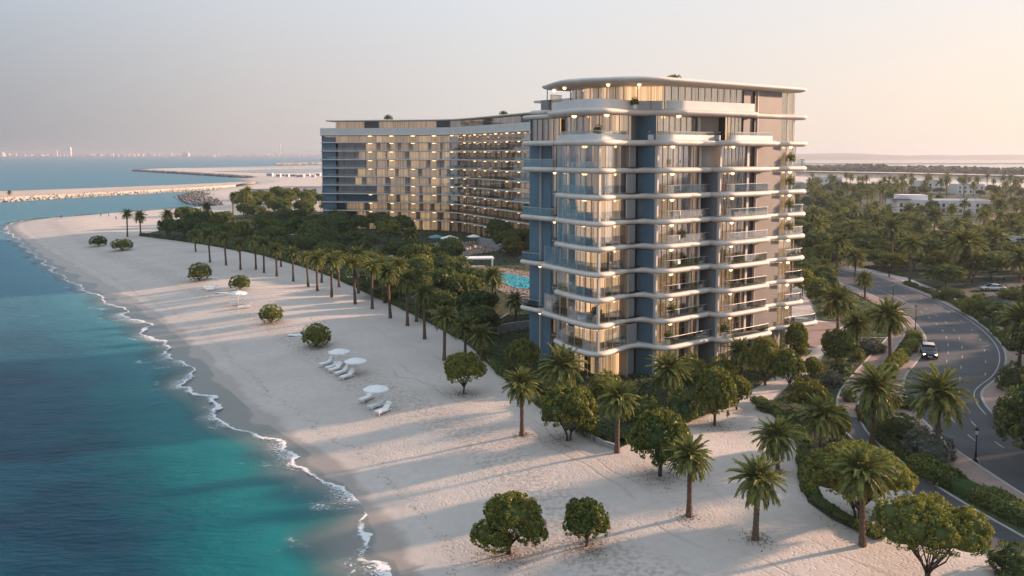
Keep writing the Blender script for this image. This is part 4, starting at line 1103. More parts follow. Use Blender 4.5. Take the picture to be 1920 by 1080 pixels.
for bx, by, c, d, lb in [(868, 520, 492, 34, 'palm beside the white pool pergola'), (924, 562, 516, 44, 'palm overhanging the turquoise pool'), (968, 600, 562, 44, 'palm between the pool deck and the tower wing'),
                         (815, 500, 476, 40, 'palm in the garden just behind the beach row'), (772, 498, 468, 34, 'palm below the terrace parasols'), (700, 510, 480, 34, 'garden palm beside the sandy garden path'),
                         (735, 530, 494, 34, 'garden palm rising behind the middle of the beach row'), (845, 560, 528, 40, 'palm behind the beach row near the golden tree'), (800, 540, 508, 36, 'palm among dark shrubs below the pool')]:
    palm_px(bx, by, c, d, lb, 'palms in the pool garden', 1)
GR = [(1567, 522, 452, 42), (1597, 465, 426, 40), (1672, 502, 424, 50), (1705, 530, 456, 46), (1803, 530, 456, 74), (1816, 522, 462, 50), (1860, 492, 446, 58), (1912, 530, 484, 60), (1752, 432, 404, 42), (1701, 428, 392, 32),
      (1785, 424, 391, 28), (1813, 424, 402, 24), (1737, 399, 371, 26), (1761, 392, 372, 24), (1669, 390, 367, 30), (1849, 412, 394, 34), (1875, 406, 383, 38), (1901, 452, 421, 36), (1603, 520, 480, 46), (1546, 535, 496, 36), (1569, 413, 390, 30), (1628, 470, 440, 34), (1540, 450, 425, 34), (1652, 440, 415, 32)]
for i, (bx, by, c, d) in enumerate(GR):
    palm_px(bx, by, c, d, 'grove palm beyond the road, %s in order of nearness' % ORD[sorted(range(len(GR)), key=lambda q: -GR[q][1]).index(i)], 'palms of the grove beyond the road', 1)
rp = random.Random(5); spots = []
def scatter(n, box, mind, avoid=(), poly=None, zgap=None):
    out = []; tries = 0
    while len(out) < n and tries < n * 60:
        tries += 1; px = rp.uniform(box[0], box[1]); py = box[2] + (box[3] - box[2]) * rp.random() ** 1.0
        if poly and not inpoly(px, py, poly): continue
        if any(inpoly(px, py, a) for a in avoid): continue
        p = P(px, py)
        if any((p[0] - q[0]) ** 2 + (p[1] - q[1]) ** 2 < mind ** 2 for q in out): continue
        out.append((p[0], p[1], px, py))
    return out
VILLA = [(1680, 372), (1860, 372), (1860, 402), (1680, 402)]
for x, y, px, py in scatter(92, (1518, 1990, 350, 384), 7, (VILLA,)):
    palm(x, y, rp.uniform(7, 12), rp.uniform(2.6, 4.2), 'distant palm in the crowded grove near the water channel, %s' % ('beside the tower' if px < 1640 else ('behind the long white villa' if px < 1860 else 'at the right-hand picture edge')), 'distant grove palms', 0)
for x, y, px, py in scatter(44, (1518, 1990, 384, 480), 8, (VILLA, [(1590, 396), (1700, 400), (1860, 410), (1860, 440), (1740, 440), (1600, 412)])):
    palm(x, y, rp.uniform(6, 9), rp.uniform(2.4, 3.6), 'palm crowded among dark trees of the grove, %s' % ('beside the tower' if px < 1640 else ('around the long white villa' if px < 1860 else 'at the right-hand picture edge')), 'grove palms among trees', 0)

# individually seen trees
for kd, bx, by, x0, x1, yt, lb in [
    (('dome', 0), 869, 735, 830, 914, 657, 'small dome tree alone on shaded sand, left of the tower palms'), (('dome', 1), 1067, 824, 1003, 1129, 720, 'dome tree on the sand before the low garden wall'),
    (('dome', 2), 1236, 892, 1164, 1297, 764, 'wide dome tree on the sand beside the lone date palm'), (('lobed', 0), 955, 1008, 884, 1026, 893, 'largest dome tree at the bottom of the picture, on open sand'),
    (('dome', 1), 1100, 1006, 1056, 1155, 920, 'smaller dome tree beside the largest one, on open sand'), (('dome', 2), 1339, 797, 1290, 1380, 686, 'dark tree with a bare trunk at the garden edge'),
    (('dome', 0), 1382, 767, 1362, 1418, 703, 'small tree leaning against the dark bare-trunked tree'), (('dome', 1), 1434, 720, 1398, 1463, 631, 'dark rounded tree before the taupe tower wall'),
    (('dome', 2), 1478, 731, 1449, 1514, 652, 'rounded tree with branching trunk on the pale path'), (('dome', 0), 1522, 716, 1504, 1548, 668, 'small rounded tree behind the golden tree'),
    (('gold', 0), 1514, 778, 1474, 1556, 711, 'golden-green ball tree by the hedge border'), (('dome', 1), 1572, 690, 1535, 1608, 617, 'large dark dome tree beside the paved terrace'),
    (('wide', 0), 1608, 975, 1503, 1709, 828, 'wide spreading umbrella tree over the hedge border'), (('wide', 1), 1740, 1096, 1655, 1868, 934, 'huge spreading tree at the bottom corner'),
    (('dome', 2), 1563, 834, 1536, 1600, 757, 'dark tree behind the half-hidden palm in the hedge bed'), (('dome', 1), 1493, 668, 1468, 1516, 604, 'small tree beneath the white canopy at the tower end'),
    (('dome', 0), 980, 704, 943, 1016, 634, 'round dark tree at the foot of the tower wing')]:
    tree_px('round_tree', kd, bx, by, x0, x1, yt, lb, 'tree', 'round trees near the tower')
for i, (bx, by, w_, h_, lb) in enumerate([(184, 458, 33, 20, 'farthest clipped shrub on the beach, smallest of the far pair'), (229, 467, 44, 22, 'wide flat clipped shrub, larger of the far pair on the beach'),
        (375, 523, 46, 34, 'clipped round shrub on the beach near the far white loungers'), (449, 541, 41, 28, 'clipped round shrub directly behind the far beach parasol'),
        (508, 599, 50, 36, 'clipped round shrub on the sunlit middle of the beach'), (593, 643, 60, 44, 'clipped round shrub just above the white parasols')]):
    tree_px('beach_shrub', ('ball', i % 3), bx, by, bx - w_ / 2, bx + w_ / 2, by - h_, lb, 'shrub', 'clipped shrubs on the beach')
SHR = [(1135, 742, 1100, 1172, 690, 1), (1205, 790, 1168, 1242, 736, 1), (1275, 790, 1238, 1310, 722, 0), (1296, 716, 1264, 1326, 657, 1), (1352, 712, 1322, 1382, 662, 1), (1188, 748, 1168, 1212, 722, 0), (1030, 735, 1000, 1060, 700, 0),
       (1500, 665, 1476, 1522, 636, 1), (1608, 676, 1592, 1624, 650, 1), (1575, 702, 1554, 1596, 670, 0), (1560, 724, 1538, 1582, 690, 2), (1630, 662, 1610, 1656, 630, 2), (1545, 864, 1514, 1578, 826, 2), (1684, 818, 1640, 1728, 770, 0), (1738, 860, 1686, 1790, 797, 2),
       (1900, 734, 1874, 1932, 674, 0), (1905, 788, 1864, 1945, 732, 0), (1838, 590, 1800, 1880, 548, 1), (1872, 610, 1850, 1892, 584, 0), (1780, 562, 1750, 1812, 536, 0), (1690, 765, 1655, 1720, 735, 0), (1480, 790, 1452, 1508, 766, 0), (1440, 768, 1416, 1466, 750, 0),
       (1645, 660, 1630, 1668, 640, 3), (1900, 1075, 1850, 1950, 1012, 0), (1905, 560, 1880, 1950, 536, 1), (1528, 745, 1500, 1556, 722, 0), (1590, 752, 1570, 1606, 722, 0), (1508, 720, 1490, 1530, 700, 0), (1590, 585, 1572, 1612, 556, 0), (1640, 600, 1618, 1664, 574, 1), (1560, 590, 1544, 1580, 566, 1), (1668, 616, 1650, 1686, 596, 0)]
SHL = ['dome shrub before the orange-lit tower lobby', 'shrub behind the date palm on the wall corner', 'dark shrub at the outer bed edge below the tower palm', 'yellow-green shrub under the first balcony of the middle bay', 'yellow-green shrub right of the tower recess, below the balconies',
       'low dark shrub at the foot of the blue tower wall', 'low shrub behind the palm on the sand by the wall', 'shrub on the terrace edge by the tower end', 'little shrub at the edge of the footpath bend', 'clipped dark shrub between terrace tree and footpath',
       'silvery shrub below the clipped dark shrub by the footpath', 'pale flowering shrub at the top of the footpath', 'silvery shrub in the hedge bed beside the wide tree', 'big dark shrub on the verge between lane and road', 'big silvery shrub behind the large verge palm',
       'dark rounded bush on the island by the road edge', 'dark hedge bush on the road island at the picture edge', 'rounded bush on the outer verge below the white car', 'dark bush on the outer verge where the road bends', 'low bush on the outer verge below the grove palms',
       'dark bush at the palm between lane and road', 'dark low bush in the upper hedge border', 'dark low bush at the tip of the hedge border', 'golden shrub at the head of the footpath', 'hedge bush in the bottom corner behind the huge tree', 'bush beside the parked white car',
       'low dark bush behind the golden tree', 'low bush by the footpath bend near the golden tree', 'small bush between the golden tree and the terrace trees', 'dark bush behind the terrace palms at the tower end', 'rounded bush on the inner verge by the road bend', 'light bush beside the palm behind the terrace', 'low dark bush on the inner verge above the footpath']
for (bx, by, x0, x1, yt, kk), lb in zip(SHR, SHL): tree_px('garden_shrub', ('shrub', kk), bx, by, x0, x1, yt, lb, 'shrub', 'shrubs round the tower and road')
# the dark garden between beach and hotel
COLW = {'tree': 'dark green rounded', 'olive': 'lighter olive-green rounded', 'gold': 'golden-leaved rounded'}
clear = [[(770, 428), (915, 426), (930, 470), (905, 486), (800, 476), (765, 452)], [(850, 478), (940, 476), (1010, 500), (1010, 625), (940, 600), (905, 560), (860, 520)], [(676, 482), (730, 458), (790, 452), (795, 462), (740, 476), (700, 492)]]
gpoly = [(275, 440), (360, 451), (480, 471), (560, 492), (620, 512), (700, 549), (800, 594), (880, 636), (985, 610), (1000, 560), (1020, 430), (990, 424), (700, 402), (560, 402), (420, 410), (330, 424)]
for i, (x, y, px, py) in enumerate(scatter(118, (270, 1020, 402, 640), 6.2, clear, gpoly)):
    k = rp.random(); kd = ('tree', i % 3) if k < .74 else (('olive', 0) if k < .93 else ('gold', 0))
    fr = 1.0 if py < 470 else .8
    tree('garden_tree', kd, x, y, rp.uniform(7.5, 11) * fr, rp.uniform(5.5, 8.5) * fr, '%s tree %s' % (COLW[kd[0]], 'at the seaward tip of the dense hotel garden' if px < 440 else ('close under the hotel balconies, deep in the dense garden' if py < 440 else ('in the dense garden just behind the beach palm row' if px < 760 else 'in the dense garden around the pool, near the tower'))), 'tree', 'dense garden trees')
for i, (bx, by, x0, x1, yt, kd, lb) in enumerate([(1 * 840, 560, 815, 858, 498, 'gold', 'tall golden tree beside the pool'), (905, 590, 868, 935, 548, 'gold', 'golden rounded tree below the pool deck'), (870, 556, 838, 905, 520, 'olive', 'olive-green round tree between golden trees by the pool'), (505, 440, 484, 530, 408, 'olive', 'olive-toned round tree among the dark garden trees'),
        (880, 590, 850, 905, 550, 'gold', 'low golden tree behind the beach palms')]):
    tree_px('garden_tree', (kd, 0), bx, by, x0, x1, yt, lb, 'tree', 'pool garden trees')
for i, (x, y, px, py) in enumerate(scatter(34, (440, 640, 380, 400), 9)):
    tree('garden_tree', ('olive', 0) if i % 3 else ('tree', 0), x, y, rp.uniform(7, 11), rp.uniform(6, 10), 'small tree behind the hotel garden, before the sandy spit', 'tree', 'trees behind the garden')
# the grove beyond the road
avoid = [VILLA, [(1590, 396), (1700, 400), (1800, 414), (1860, 410), (1920, 394), (1930, 416), (1860, 440), (1740, 440), (1600, 412)], [(1806, 540), (1850, 526), (1990, 518), (1990, 600), (1905, 580), (1862, 562)]]
gp = [(1470, 356), (1990, 360), (1990, 540), (1880, 525), (1800, 556), (1740, 536), (1660, 508), (1600, 500), (1480, 500)]
for i, (x, y, px, py) in enumerate(scatter(160, (1470, 1990, 356, 556), 6.5, avoid, gp)):
    k = rp.random(); kd = ('tree', i % 3) if k < .72 else (('olive', 0) if k < .95 else ('gold', 0))
    tree('grove_tree', kd, x, y, rp.uniform(7, 11), rp.uniform(4.5, 7.5), '%s tree in the palm grove, %s' % (COLW[kd[0]], 'far back near the water channel' if py < 385 else ('in the middle around the sandy paths' if py < 450 else ('near the road bend' if px < 1760 else 'near the white car court'))), 'tree', 'grove trees beyond the road')
for i, (x, y, px, py) in enumerate(scatter(14, (1500, 1560, 500, 585), 4.5)):
    tree('grove_tree', ('olive', 0) if i % 2 else ('tree', 1), x, y, rp.uniform(5, 7), rp.uniform(4, 6), 'tree between the tower end and the inner road edge', 'tree', 'trees behind the tower end')

for i, (x, y, px, py) in enumerate(scatter(34, (1950, 2300, 540, 900), 6.5)):
    tree('grove_tree', ('tree', i % 3), x, y, rp.uniform(6.5, 9), rp.uniform(7.5, 10.5), 'tree outside the right-hand edge of the view, shading the road', 'tree', 'trees beyond the outer verge')

def litter(spots):
    r = np.random.default_rng(77); C = []
    for bx, by, rad in spots:
        p = P(bx, by); n_ = int(130 * rad); q = r.normal(0, rad * .55, (n_, 2)); z_ = ground_z(p[0], p[1])
        C.append(np.column_stack([p[0] + q[:, 0], p[1] + q[:, 1], np.full(n_, z_ + .05) + r.uniform(0, .05, n_)]))
    C = np.vstack(C); v, f = leaf_quads(C, np.tile([0, 0, 1.0], (len(C), 1)), .15, 3, .3)
    me = mesh('leaf_litter', v, f, M['dryfrond']); fattr(me, 'tint', np.clip(r.normal(.3, .3, len(f)), 0, 1), 'FACE')
    tag(put('leaf_litter', me), kind='stuff')
litter([(869, 735, 2.2), (1067, 824, 2.6), (1236, 892, 2.6), (955, 1008, 2.6), (1100, 1006, 1.8), (1339, 797, 2.2), (1292, 966, 1.2), (1416, 1009, 1.3), (979, 810, 1.2), (593, 643, 2.0), (508, 599, 1.8), (1608, 975, 2.6), (1459, 886, 1.2)])

# hedges ---------------------------------------------------------------
def hedge(path_px, wid, h, mat, label, group='clipped hedges', dens=120, world=False):
    path = path_px if world else PL(smooth_px(path_px, 2)); path = resample(path, .5); p = np.array(path)
    t = np.gradient(p, axis=0); t /= np.linalg.norm(t, axis=1)[:, None]; nn = np.column_stack([-t[:, 1], t[:, 0]])
    Ltot = len(p) * .5; n = int(Ltot * (wid + 2 * h) * dens * .55); r = np.random.default_rng(int(abs(p[0][0] * 7 + p[0][1])))
    i = r.integers(0, len(p), n); a = r.uniform(-.15, math.pi + .15, n)
    wob = .86 + .16 * np.sin(i * .35) + .1 * np.sin(i * .83 + 1) + r.normal(0, .05, n)
    ct, st = np.sign(np.cos(a)) * np.abs(np.cos(a)) ** .6, np.abs(np.sin(a)) ** .6
    off = ct * wid / 2 * wob; zz = GZ + st * h * wob
    c = np.column_stack([p[i] + nn[i] * off[:, None] + t[i] * r.uniform(-.3, .3, (n, 1)), np.maximum(zz, GZ + .05)])
    nr = np.column_stack([nn[i] * ct[:, None], st])
    v, f = leaf_quads(c, nr, .26, 5)
    tt = np.clip(.38 + .2 * np.sin(i * .5) * .5 + r.normal(0, .2, n), 0, 1)
    # inner body
    b0 = len(v); V = [v]; K = 7; m = len(p)
    ring = []
    for k in range(K):
        aa = math.pi * k / (K - 1); cc = math.copysign(abs(math.cos(aa)) ** .6, math.cos(aa)); ss = abs(math.sin(aa)) ** .6
        ring.append(np.column_stack([p + nn * (cc * wid / 2 * .8), np.full(m, GZ + ss * h * .8)]))
    V.append(np.stack(ring, 1).reshape(-1, 3)); idx = np.arange((m - 1) * (K - 1)); rr_, cc_ = idx // (K - 1), idx % (K - 1)
    q = b0 + rr_ * K + cc_; f2 = np.stack([q, q + 1, q + K + 1, q + K], 1)
    me = mesh('hedge', np.vstack(V), np.vstack([f, f2]), M[mat]); fattr(me, 'tint', np.concatenate([tt, np.full(len(f2), .15)]), 'FACE')
    return tag(put('hedge', me), label, 'hedge', group)
hedge([(1714, 632), (1712, 648), (1694, 668), (1668, 694), (1658, 710)], 2.4, 1.2, 'leaf', 'clipped hedge between the footpath and the road, beside the car')
hedge([(1720, 880), (1780, 912), (1860, 950)], 2.6, 1.5, 'leaf', 'long hedge on the verge below the street lamp')
hedge([(1850, 942), (1900, 968), (1990, 1015)], 2.6, 1.4, 'leafdark', 'hedge continuing the verge to the picture corner')
hedge([(1508, 840), (1505, 885), (1520, 930), (1565, 962), (1612, 988), (1650, 1010)], 1.3, .5, 'leafdark', 'low curved hedge bordering the sand under the wide tree')
hedge([(1420, 752), (1455, 775), (1482, 795), (1506, 832)], 1.8, .6, 'leafdark', 'low dark hedge where the sand meets the border')
hedge([(1620, 770), (1628, 796), (1650, 818), (1676, 842), (1720, 872)], 1.8, .7, 'leafdark', 'low planting along the service lane kerb')
hedge([(1700, 534), (1760, 556), (1816, 584), (1866, 622), (1900, 660)], 1.6, .9, 'leafdark', 'hedge along the outer edge of the road bend')
hedge([(905, 664), (950, 706), (1000, 746), (1060, 789), (1125, 826)], 1.8, .9, 'leafdark', 'hedge behind the low garden wall on the seaward side')
hedge([(1165, 830), (1210, 808), (1290, 786), (1345, 762)], 1.6, .8, 'leafdark', 'hedge along the near edge of the tower bed')
hedge([(265, 442), (340, 450), (420, 464), (480, 474), (560, 495), (620, 515), (700, 552), (800, 597), (866, 634)], 1.8, 1.1, 'leafdark', 'long low hedge along the beach edge behind the palm row', dens=60)
# ground cover that fills the beds
def cover(name, poly_px, n, size, mat, zoff=.05, hmax=.5):
    w = np.array(PL(poly_px)); lo, hi = w.min(0), w.max(0); r = np.random.default_rng(len(poly_px) * 13 + n)
    c = r.uniform(lo, hi, (n, 2)); c = c[sdist(c, w) > .4]
    hh = (np.sin(c[:, 0] * .9) * np.sin(c[:, 1] * 1.1 + 1) * .5 + .5) * hmax
    p = np.column_stack([c, GZ + zoff + hh * r.uniform(0, 1, len(c))])
    v, f = leaf_quads(p, np.tile([0, 0, 1.0], (len(p), 1)), size, 9, .6)
    me = mesh(name, v, f, M[mat]); fattr(me, 'tint', np.clip(r.normal(.3, .2, len(f)), 0, 1), 'FACE')
    return tag(put(name, me), kind='stuff')
cover('ground_cover', tower_bed, 60000, .32, 'leafdark')
cover('ground_cover', hedge_bed, 26000, .28, 'leafdark')
cover('ground_cover', [(1704, 622), (1720, 640), (1716, 655), (1700, 668), (1674, 698), (1668, 720), (1674, 750), (1692, 785), (1735, 828), (1790, 872), (1850, 908), (1930, 958), (2040, 1020), (1920, 1000), (1793, 930), (1712, 876), (1640, 820), (1618, 770), (1644, 704)], 16000, .25, 'leafdark', .05, .3)
cover('ground_cover', verge_bed, 9000, .3, 'leafdark', .05, .4)
cover('ground_cover', hotel_bed, 60000, .5, 'leafdark', .05, .8)
cover('ground_cover', [q for q in grove_bed if q[0] < 1990], 70000, .6, 'leafdark', .05, .8)

# ------------------------------------------------------------------ walls, pool, terrace
def wall_thing(name, path_px, h, th, mat, label, cat='wall'):
    p = resample(PL(path_px), 2.0); o = ribbonwall(name, p, GZ - .1, GZ + h, th, mat, None); return tag(o, label, cat)
wall_thing('garden_wall', [(900, 668), (950, 713), (1000, 754), (1060, 797), (1128, 836), (1158, 845)], .55, .3, M['concrete'], 'low concrete wall between the tower garden and the sand')
wall_thing('garden_wall', [(935, 628), (962, 622), (1000, 618)], 1.6, .3, M['concrete'], 'grey garden wall beside the tower wing, above the round tree')
wall_thing('garden_wall', [(893, 458), (914, 462), (930, 466), (948, 474)], 2.6, .25, M['concrete'], 'grey screen wall beside the terrace parasols')
M['pool'] = pmat('pool_water', (.03, .42, .58), .06, spec=.5, var=.25, scale=.25, bump=.12, bscale=1.5)
poolp = smooth_px([(884, 514), (905, 509), (930, 512), (960, 514), (1005, 524), (1012, 542), (985, 543), (962, 541), (948, 532), (920, 524), (898, 522), (884, 514)], 2)
deckp = [(860, 512), (885, 500), (940, 502), (1010, 512), (1030, 545), (1010, 556), (985, 566), (950, 552), (915, 532), (880, 526)]
sheet('pool_deck', deckp, 2.06, M['paver'])
sheet('pool', poolp[:-1], 2.11, M['pool'])
pw = resample(PL(poolp), .8)
ribbon('pool_coping', pw, -.35, .0, 2.16, M['kerb'], .1)
p0 = P(899, 506); k = PPM(p0)
pg = empty('pool_pergola', tuple(p0), 0, 'white flat-roofed pergola beside the turquoise pool', 'pergola')
W, D, Hh = 7.2, 4.6, 2.9
MB().box((p0[0], p0[1] + 2, GZ + Hh), (W, D, .35), .12, .06).put('roof', M['white'], pg)
for sx in (-1, 1):
    for sy in (-1, 1):
        MB().box((p0[0] + sx * (W / 2 - .3), p0[1] + 2 + sy * (D / 2 - .3), GZ + Hh / 2), (.32, .32, Hh - .3), .12, .02).put('post', M['white'], pg)
MB().box((p0[0] - .5, p0[1] + 3, GZ + .35), (3.5, 1.2, .6), .12, .1).put('daybed', M['canvas'], pg)

def parasol(x, y, z, d, h, mat, label, group, tilt=0, sides=8):
    o = empty('parasol', (x, y, z), 0, label, 'parasol', group)
    MB().tube([(x, y, z), (x, y, z + h + .12)], .035, 6).put('pole', M['white'], o)
    MB().lathe([(.3, 0), (.3, .05), (.07, .09), (.05, .3)], (x, y, z), 10).put('base', M['concrete'], o)
    R_ = d / 2; v = [(0, 0, .38 * R_ / 1.3)]; f = []; n = sides * 4
    for ring, (rr, zz) in enumerate(((.5, .22), (1.0, 0), (1.0, -.09))):
        for i in range(n):
            a = 2 * math.pi * i / n; c = abs(math.sin(a * sides / 2))
            s = 1 - .05 * c * rr; v.append((rr * R_ * s * math.cos(a), rr * R_ * s * math.sin(a), zz * R_ / 1.3 - .05 * c * rr + (-.02 if ring == 2 else 0) ))
    for i in range(n):
        j = (i + 1) % n; f.append((0, 1 + i, 1 + j))
        for q in range(2): f.append((1 + q * n + i, 1 + (q + 1) * n + i, 1 + (q + 1) * n + j, 1 + q * n + j))
    c = put('canopy', mesh('canopy', v, f, mat), o, (x, y, z + h))
    m = MB()
    for i in range(sides):
        a = 2 * math.pi * i / sides; m.tube([(x, y, z + h + .25), (x + R_ * .96 * math.cos(a), y + R_ * .96 * math.sin(a), z + h - .03)], .014, 4)
    m.put('ribs', M['metal'], c)
    return o
for bx, by, cyy, d, lb in [(636, 677, 648, 41, 'white parasol farthest up of the near beach group'), (667, 693, 665, 43, 'middle white parasol of the near beach group'), (705, 748, 711, 49, 'nearest white parasol on the beach, over the lowest loungers'), (447, 568, 541, 34, 'white parasol far up the beach beside a clipped shrub')]:
    p = P(bx, by); k = PPM(p); parasol(p[0], p[1], ground_z(p[0], p[1]), d / k, (by - cyy) / k - .2, M['canvas'], lb, 'beach parasols')
def lounger_meshes():
    fr = MB()
    for sy in (-.31, .31): fr.box((0, sy, .24), (1.95, .06, .08), 0, .01)
    for sx in (-.9, 0, .9): fr.box((sx, 0, .23), (.06, .6, .05))
    leg = MB().box((0, 0, .1), (.06, .06, .22), 0, .01)
    mt = MB().box((-.32, 0, .36), (1.3, .68, .15), 0, .05)
    bk = MB(); a = R(38); c, s = math.cos(a), math.sin(a)
    b = MB().box((.42, 0, 0), (.84, .68, .15), 0, .05); bk.add([(.32 + x * c - z * s, y, .36 + x * s + z * c) for x, y, z in b.v], b.f)
    pi_ = MB(); b = MB().box((.70, 0, .12), (.26, .5, .12), 0, .05); pi_.add([(.32 + x * c - z * s, y, .36 + x * s + z * c) for x, y, z in b.v], b.f)
    return fr.mesh('lounger_frame', M['white']), leg.mesh('lounger_leg', M['white']), mt.mesh('lounger_mattress', M['canvas']), bk.mesh('lounger_back', M['canvas']), pi_.mesh('lounger_pillow', M['canvas'])
LM = lounger_meshes()
def lounger(x, y, z, rz, label, s=1.22, group='white loungers on the beach'):
    o = empty('sun_lounger', (x, y, z), rz, label, 'sun lounger', group); b = Matrix.LocRotScale(Vector((x, y, z)), __import__('mathutils').Euler((0, 0, rz)), Vector((s, s, s)))
    put('frame', LM[0], o, mat=b); put('mattress', LM[2], o, mat=b); bk = put('backrest', LM[3], o, mat=b); put('pillow', LM[4], bk, mat=b)
    for sx in (-.88, .88):
        for sy in (-.3, .3): put('leg', LM[1], o, mat=b @ Matrix.Translation((sx, sy, 0)))
    return o
for i, (bx, by) in enumerate([(612, 676), (623, 682), (629, 686), (641, 692), (651, 699), (687, 738), (706, 750), (718, 759)]):
    p = P(bx, by); where = ['farthest from the viewer in the near group', 'second of the near group, under the farthest parasol', 'third of the near group, beside the farthest parasol pole', 'fourth of the near group, under the middle parasol', 'fifth of the near group, below the middle parasol',
                            'under the nearest parasol, farther side', 'beside the pole of the nearest parasol', 'lowest on the beach, below the nearest parasol'][i]
    lounger(p[0], p[1], ground_z(p[0], p[1]), R(52 + (i % 3) * 5), 'white sun lounger ' + where)
for bx, by, lb, a in [(391, 537, 'left of the two loungers by the far clipped shrub', 30), (397, 540, 'right of the two loungers by the far clipped shrub', 34), (445, 566, 'under the far parasol', 20), (458, 572, 'in front of the far parasol', 25)]:
    p = P(bx, by); lounger(p[0], p[1], ground_z(p[0], p[1]), R(a), 'small white lounger, ' + lb, 1.35)
for bx, by, lb in [(416, 545, 'pale towel spread on the sand between the far loungers'), (556, 622, 'pale towel on the sand beside the clipped shrub'), (402, 520, 'pale mat on the sand right of a far clipped shrub')]:
    p = P(bx, by); z = ground_z(p[0], p[1]); m = MB()
    n = 6; v = []; f = []
    for i in range(n + 1):
        for j in range(3): v.append((p[0] - 1.4 + 2.8 * i / n, p[1] - .6 + .6 * j, z + .10 + .03 * math.sin(i * 1.7 + j)))
    for i in range(n):
        for j in range(2): f.append((i * 3 + j, i * 3 + 3 + j, i * 3 + 4 + j, i * 3 + j + 1))
    o = put('beach_towel', mesh('beach_towel', v, f, M['canvas'])); sm = o.modifiers.new('thickness', 'SOLIDIFY'); sm.thickness = .04; tag(o, lb, 'towel')
for bx, by, cyy, d, mt, lb in [(818, 462, 444, 30, 'teal', 'teal parasol on the garden terrace'), (843, 464, 446, 34, 'canvas', 'wide white parasol in the middle of the garden terrace'), (888, 458, 443, 25, 'canvas', 'small white parasol at the end of the garden terrace')]:
    p = P(bx, by); k = PPM(p); parasol(p[0], p[1], GZ, d / k, (by - cyy) / k, M[mt], lb, 'terrace parasols')
sheet('terrace', [(800, 474), (806, 456), (920, 452), (935, 470), (870, 480)], 2.05, M['paver'])
def dining(x, y, a, label, group):
    o = empty('dining_table', (x, y, GZ), a, label + ' table', 'table', group + ' tables')
    MB().lathe([(.55, .72), (.6, .74), (.6, .78), (.1, .78)], (x, y, GZ), 10).put('top', M['white'], o); MB().tube([(x, y, GZ), (x, y, GZ + .74)], .05, 6).put('leg', M['metal'], o)
    for i in range(3):
        b = a + i * 2.09; cx, cy_ = x + 1.05 * math.cos(b), y + 1.05 * math.sin(b)
        c = empty('terrace_chair', (cx, cy_, GZ), b, label + ' chair', 'chair', group + ' chairs')
        MB().box((cx, cy_, GZ + .45), (.5, .5, .08), b, .02).put('seat', M['curtain'], c)
        MB().box((cx + .24 * math.cos(b), cy_ + .24 * math.sin(b), GZ + .75), (.06, .5, .55), b, .02).put('backrest', M['curtain'], c)
        for sx in (-.2, .2):
            for sy in (-.2, .2): MB().tube([(cx + sx, cy_ + sy, GZ), (cx + sx, cy_ + sy, GZ + .42)], .025, 4).put('leg', M['metal'], c)
for i, (px, py) in enumerate([(812, 468), (828, 466), (850, 470), (862, 466), (876, 470), (858, 475), (895, 466)]):
    p = P(px, py); dining(p[0], p[1], i * .7, 'outdoor dining furniture on the garden terrace:', 'garden terrace')

# ------------------------------------------------------------------ street furniture and cars
def street_lamp(bx, by, topy, label):
    p = P(bx, by); k = PPM(p); h = (by - topy) / k; x, y = p[0], p[1]
    o = empty('street_lamp', (x, y, GZ), 0, label, 'street lamp', 'street lamps along the road')
    MB().lathe([(.22, 0), (.22, .25), (.13, .35), (.12, .9), (.07, 1.0), (.055, h - .75), (.09, h - .7)], (x, y, GZ + .1), 9).put('post', M['black'], o)
    L = MB().lathe([(.10, 0), (.2, .42), (.2, .44)], (x, y, GZ + h - .6), 8).put('lantern', M['lampglass'], o)
    MB().lathe([(.27, 0), (.24, .08), (.08, .2), (.02, .32)], (x, y, GZ + h - .15), 8).put('cap', M['black'], L)
    return o
M['lampglass'] = pmat('lantern_glass', (.5, .48, .44), .3, var=0)
street_lamp(1716, 626, 572, 'black street lamp at the tip of the hedge beside the road'); street_lamp(1829, 867, 802, 'black street lamp on the pavement of the near road')
street_lamp(1674, 566, 530, 'slim street lamp on the inner road edge behind the palms'); street_lamp(1667, 520, 494, 'far street lamp before the palm grove')
M['carwhite'] = pmat('car_roof_silver', (.55, .54, .53), .25, metal=.3, var=0); M['carblue'] = pmat('car_dark_paint', (.035, .045, .065), .22, metal=.4, var=0)
M['carglass'] = pmat('car_glass', (.012, .015, .018), .05, spec=.7, var=0); M['tyre'] = pmat('tyre_rubber', (.012, .012, .012), .8, var=0)
M['rim'] = pmat('wheel_rim', (.4, .4, .4), .3, metal=.8, var=0); M['headl'] = pmat('headlight_glow', (.9, .9, .8), .2, var=0, emit=(1, .78, .5), estr=9); M['tail'] = pmat('tail_light', (.3, .01, .01), .3, var=0)
M['headoff'] = pmat('headlight_off', (.6, .6, .6), .15, var=0)
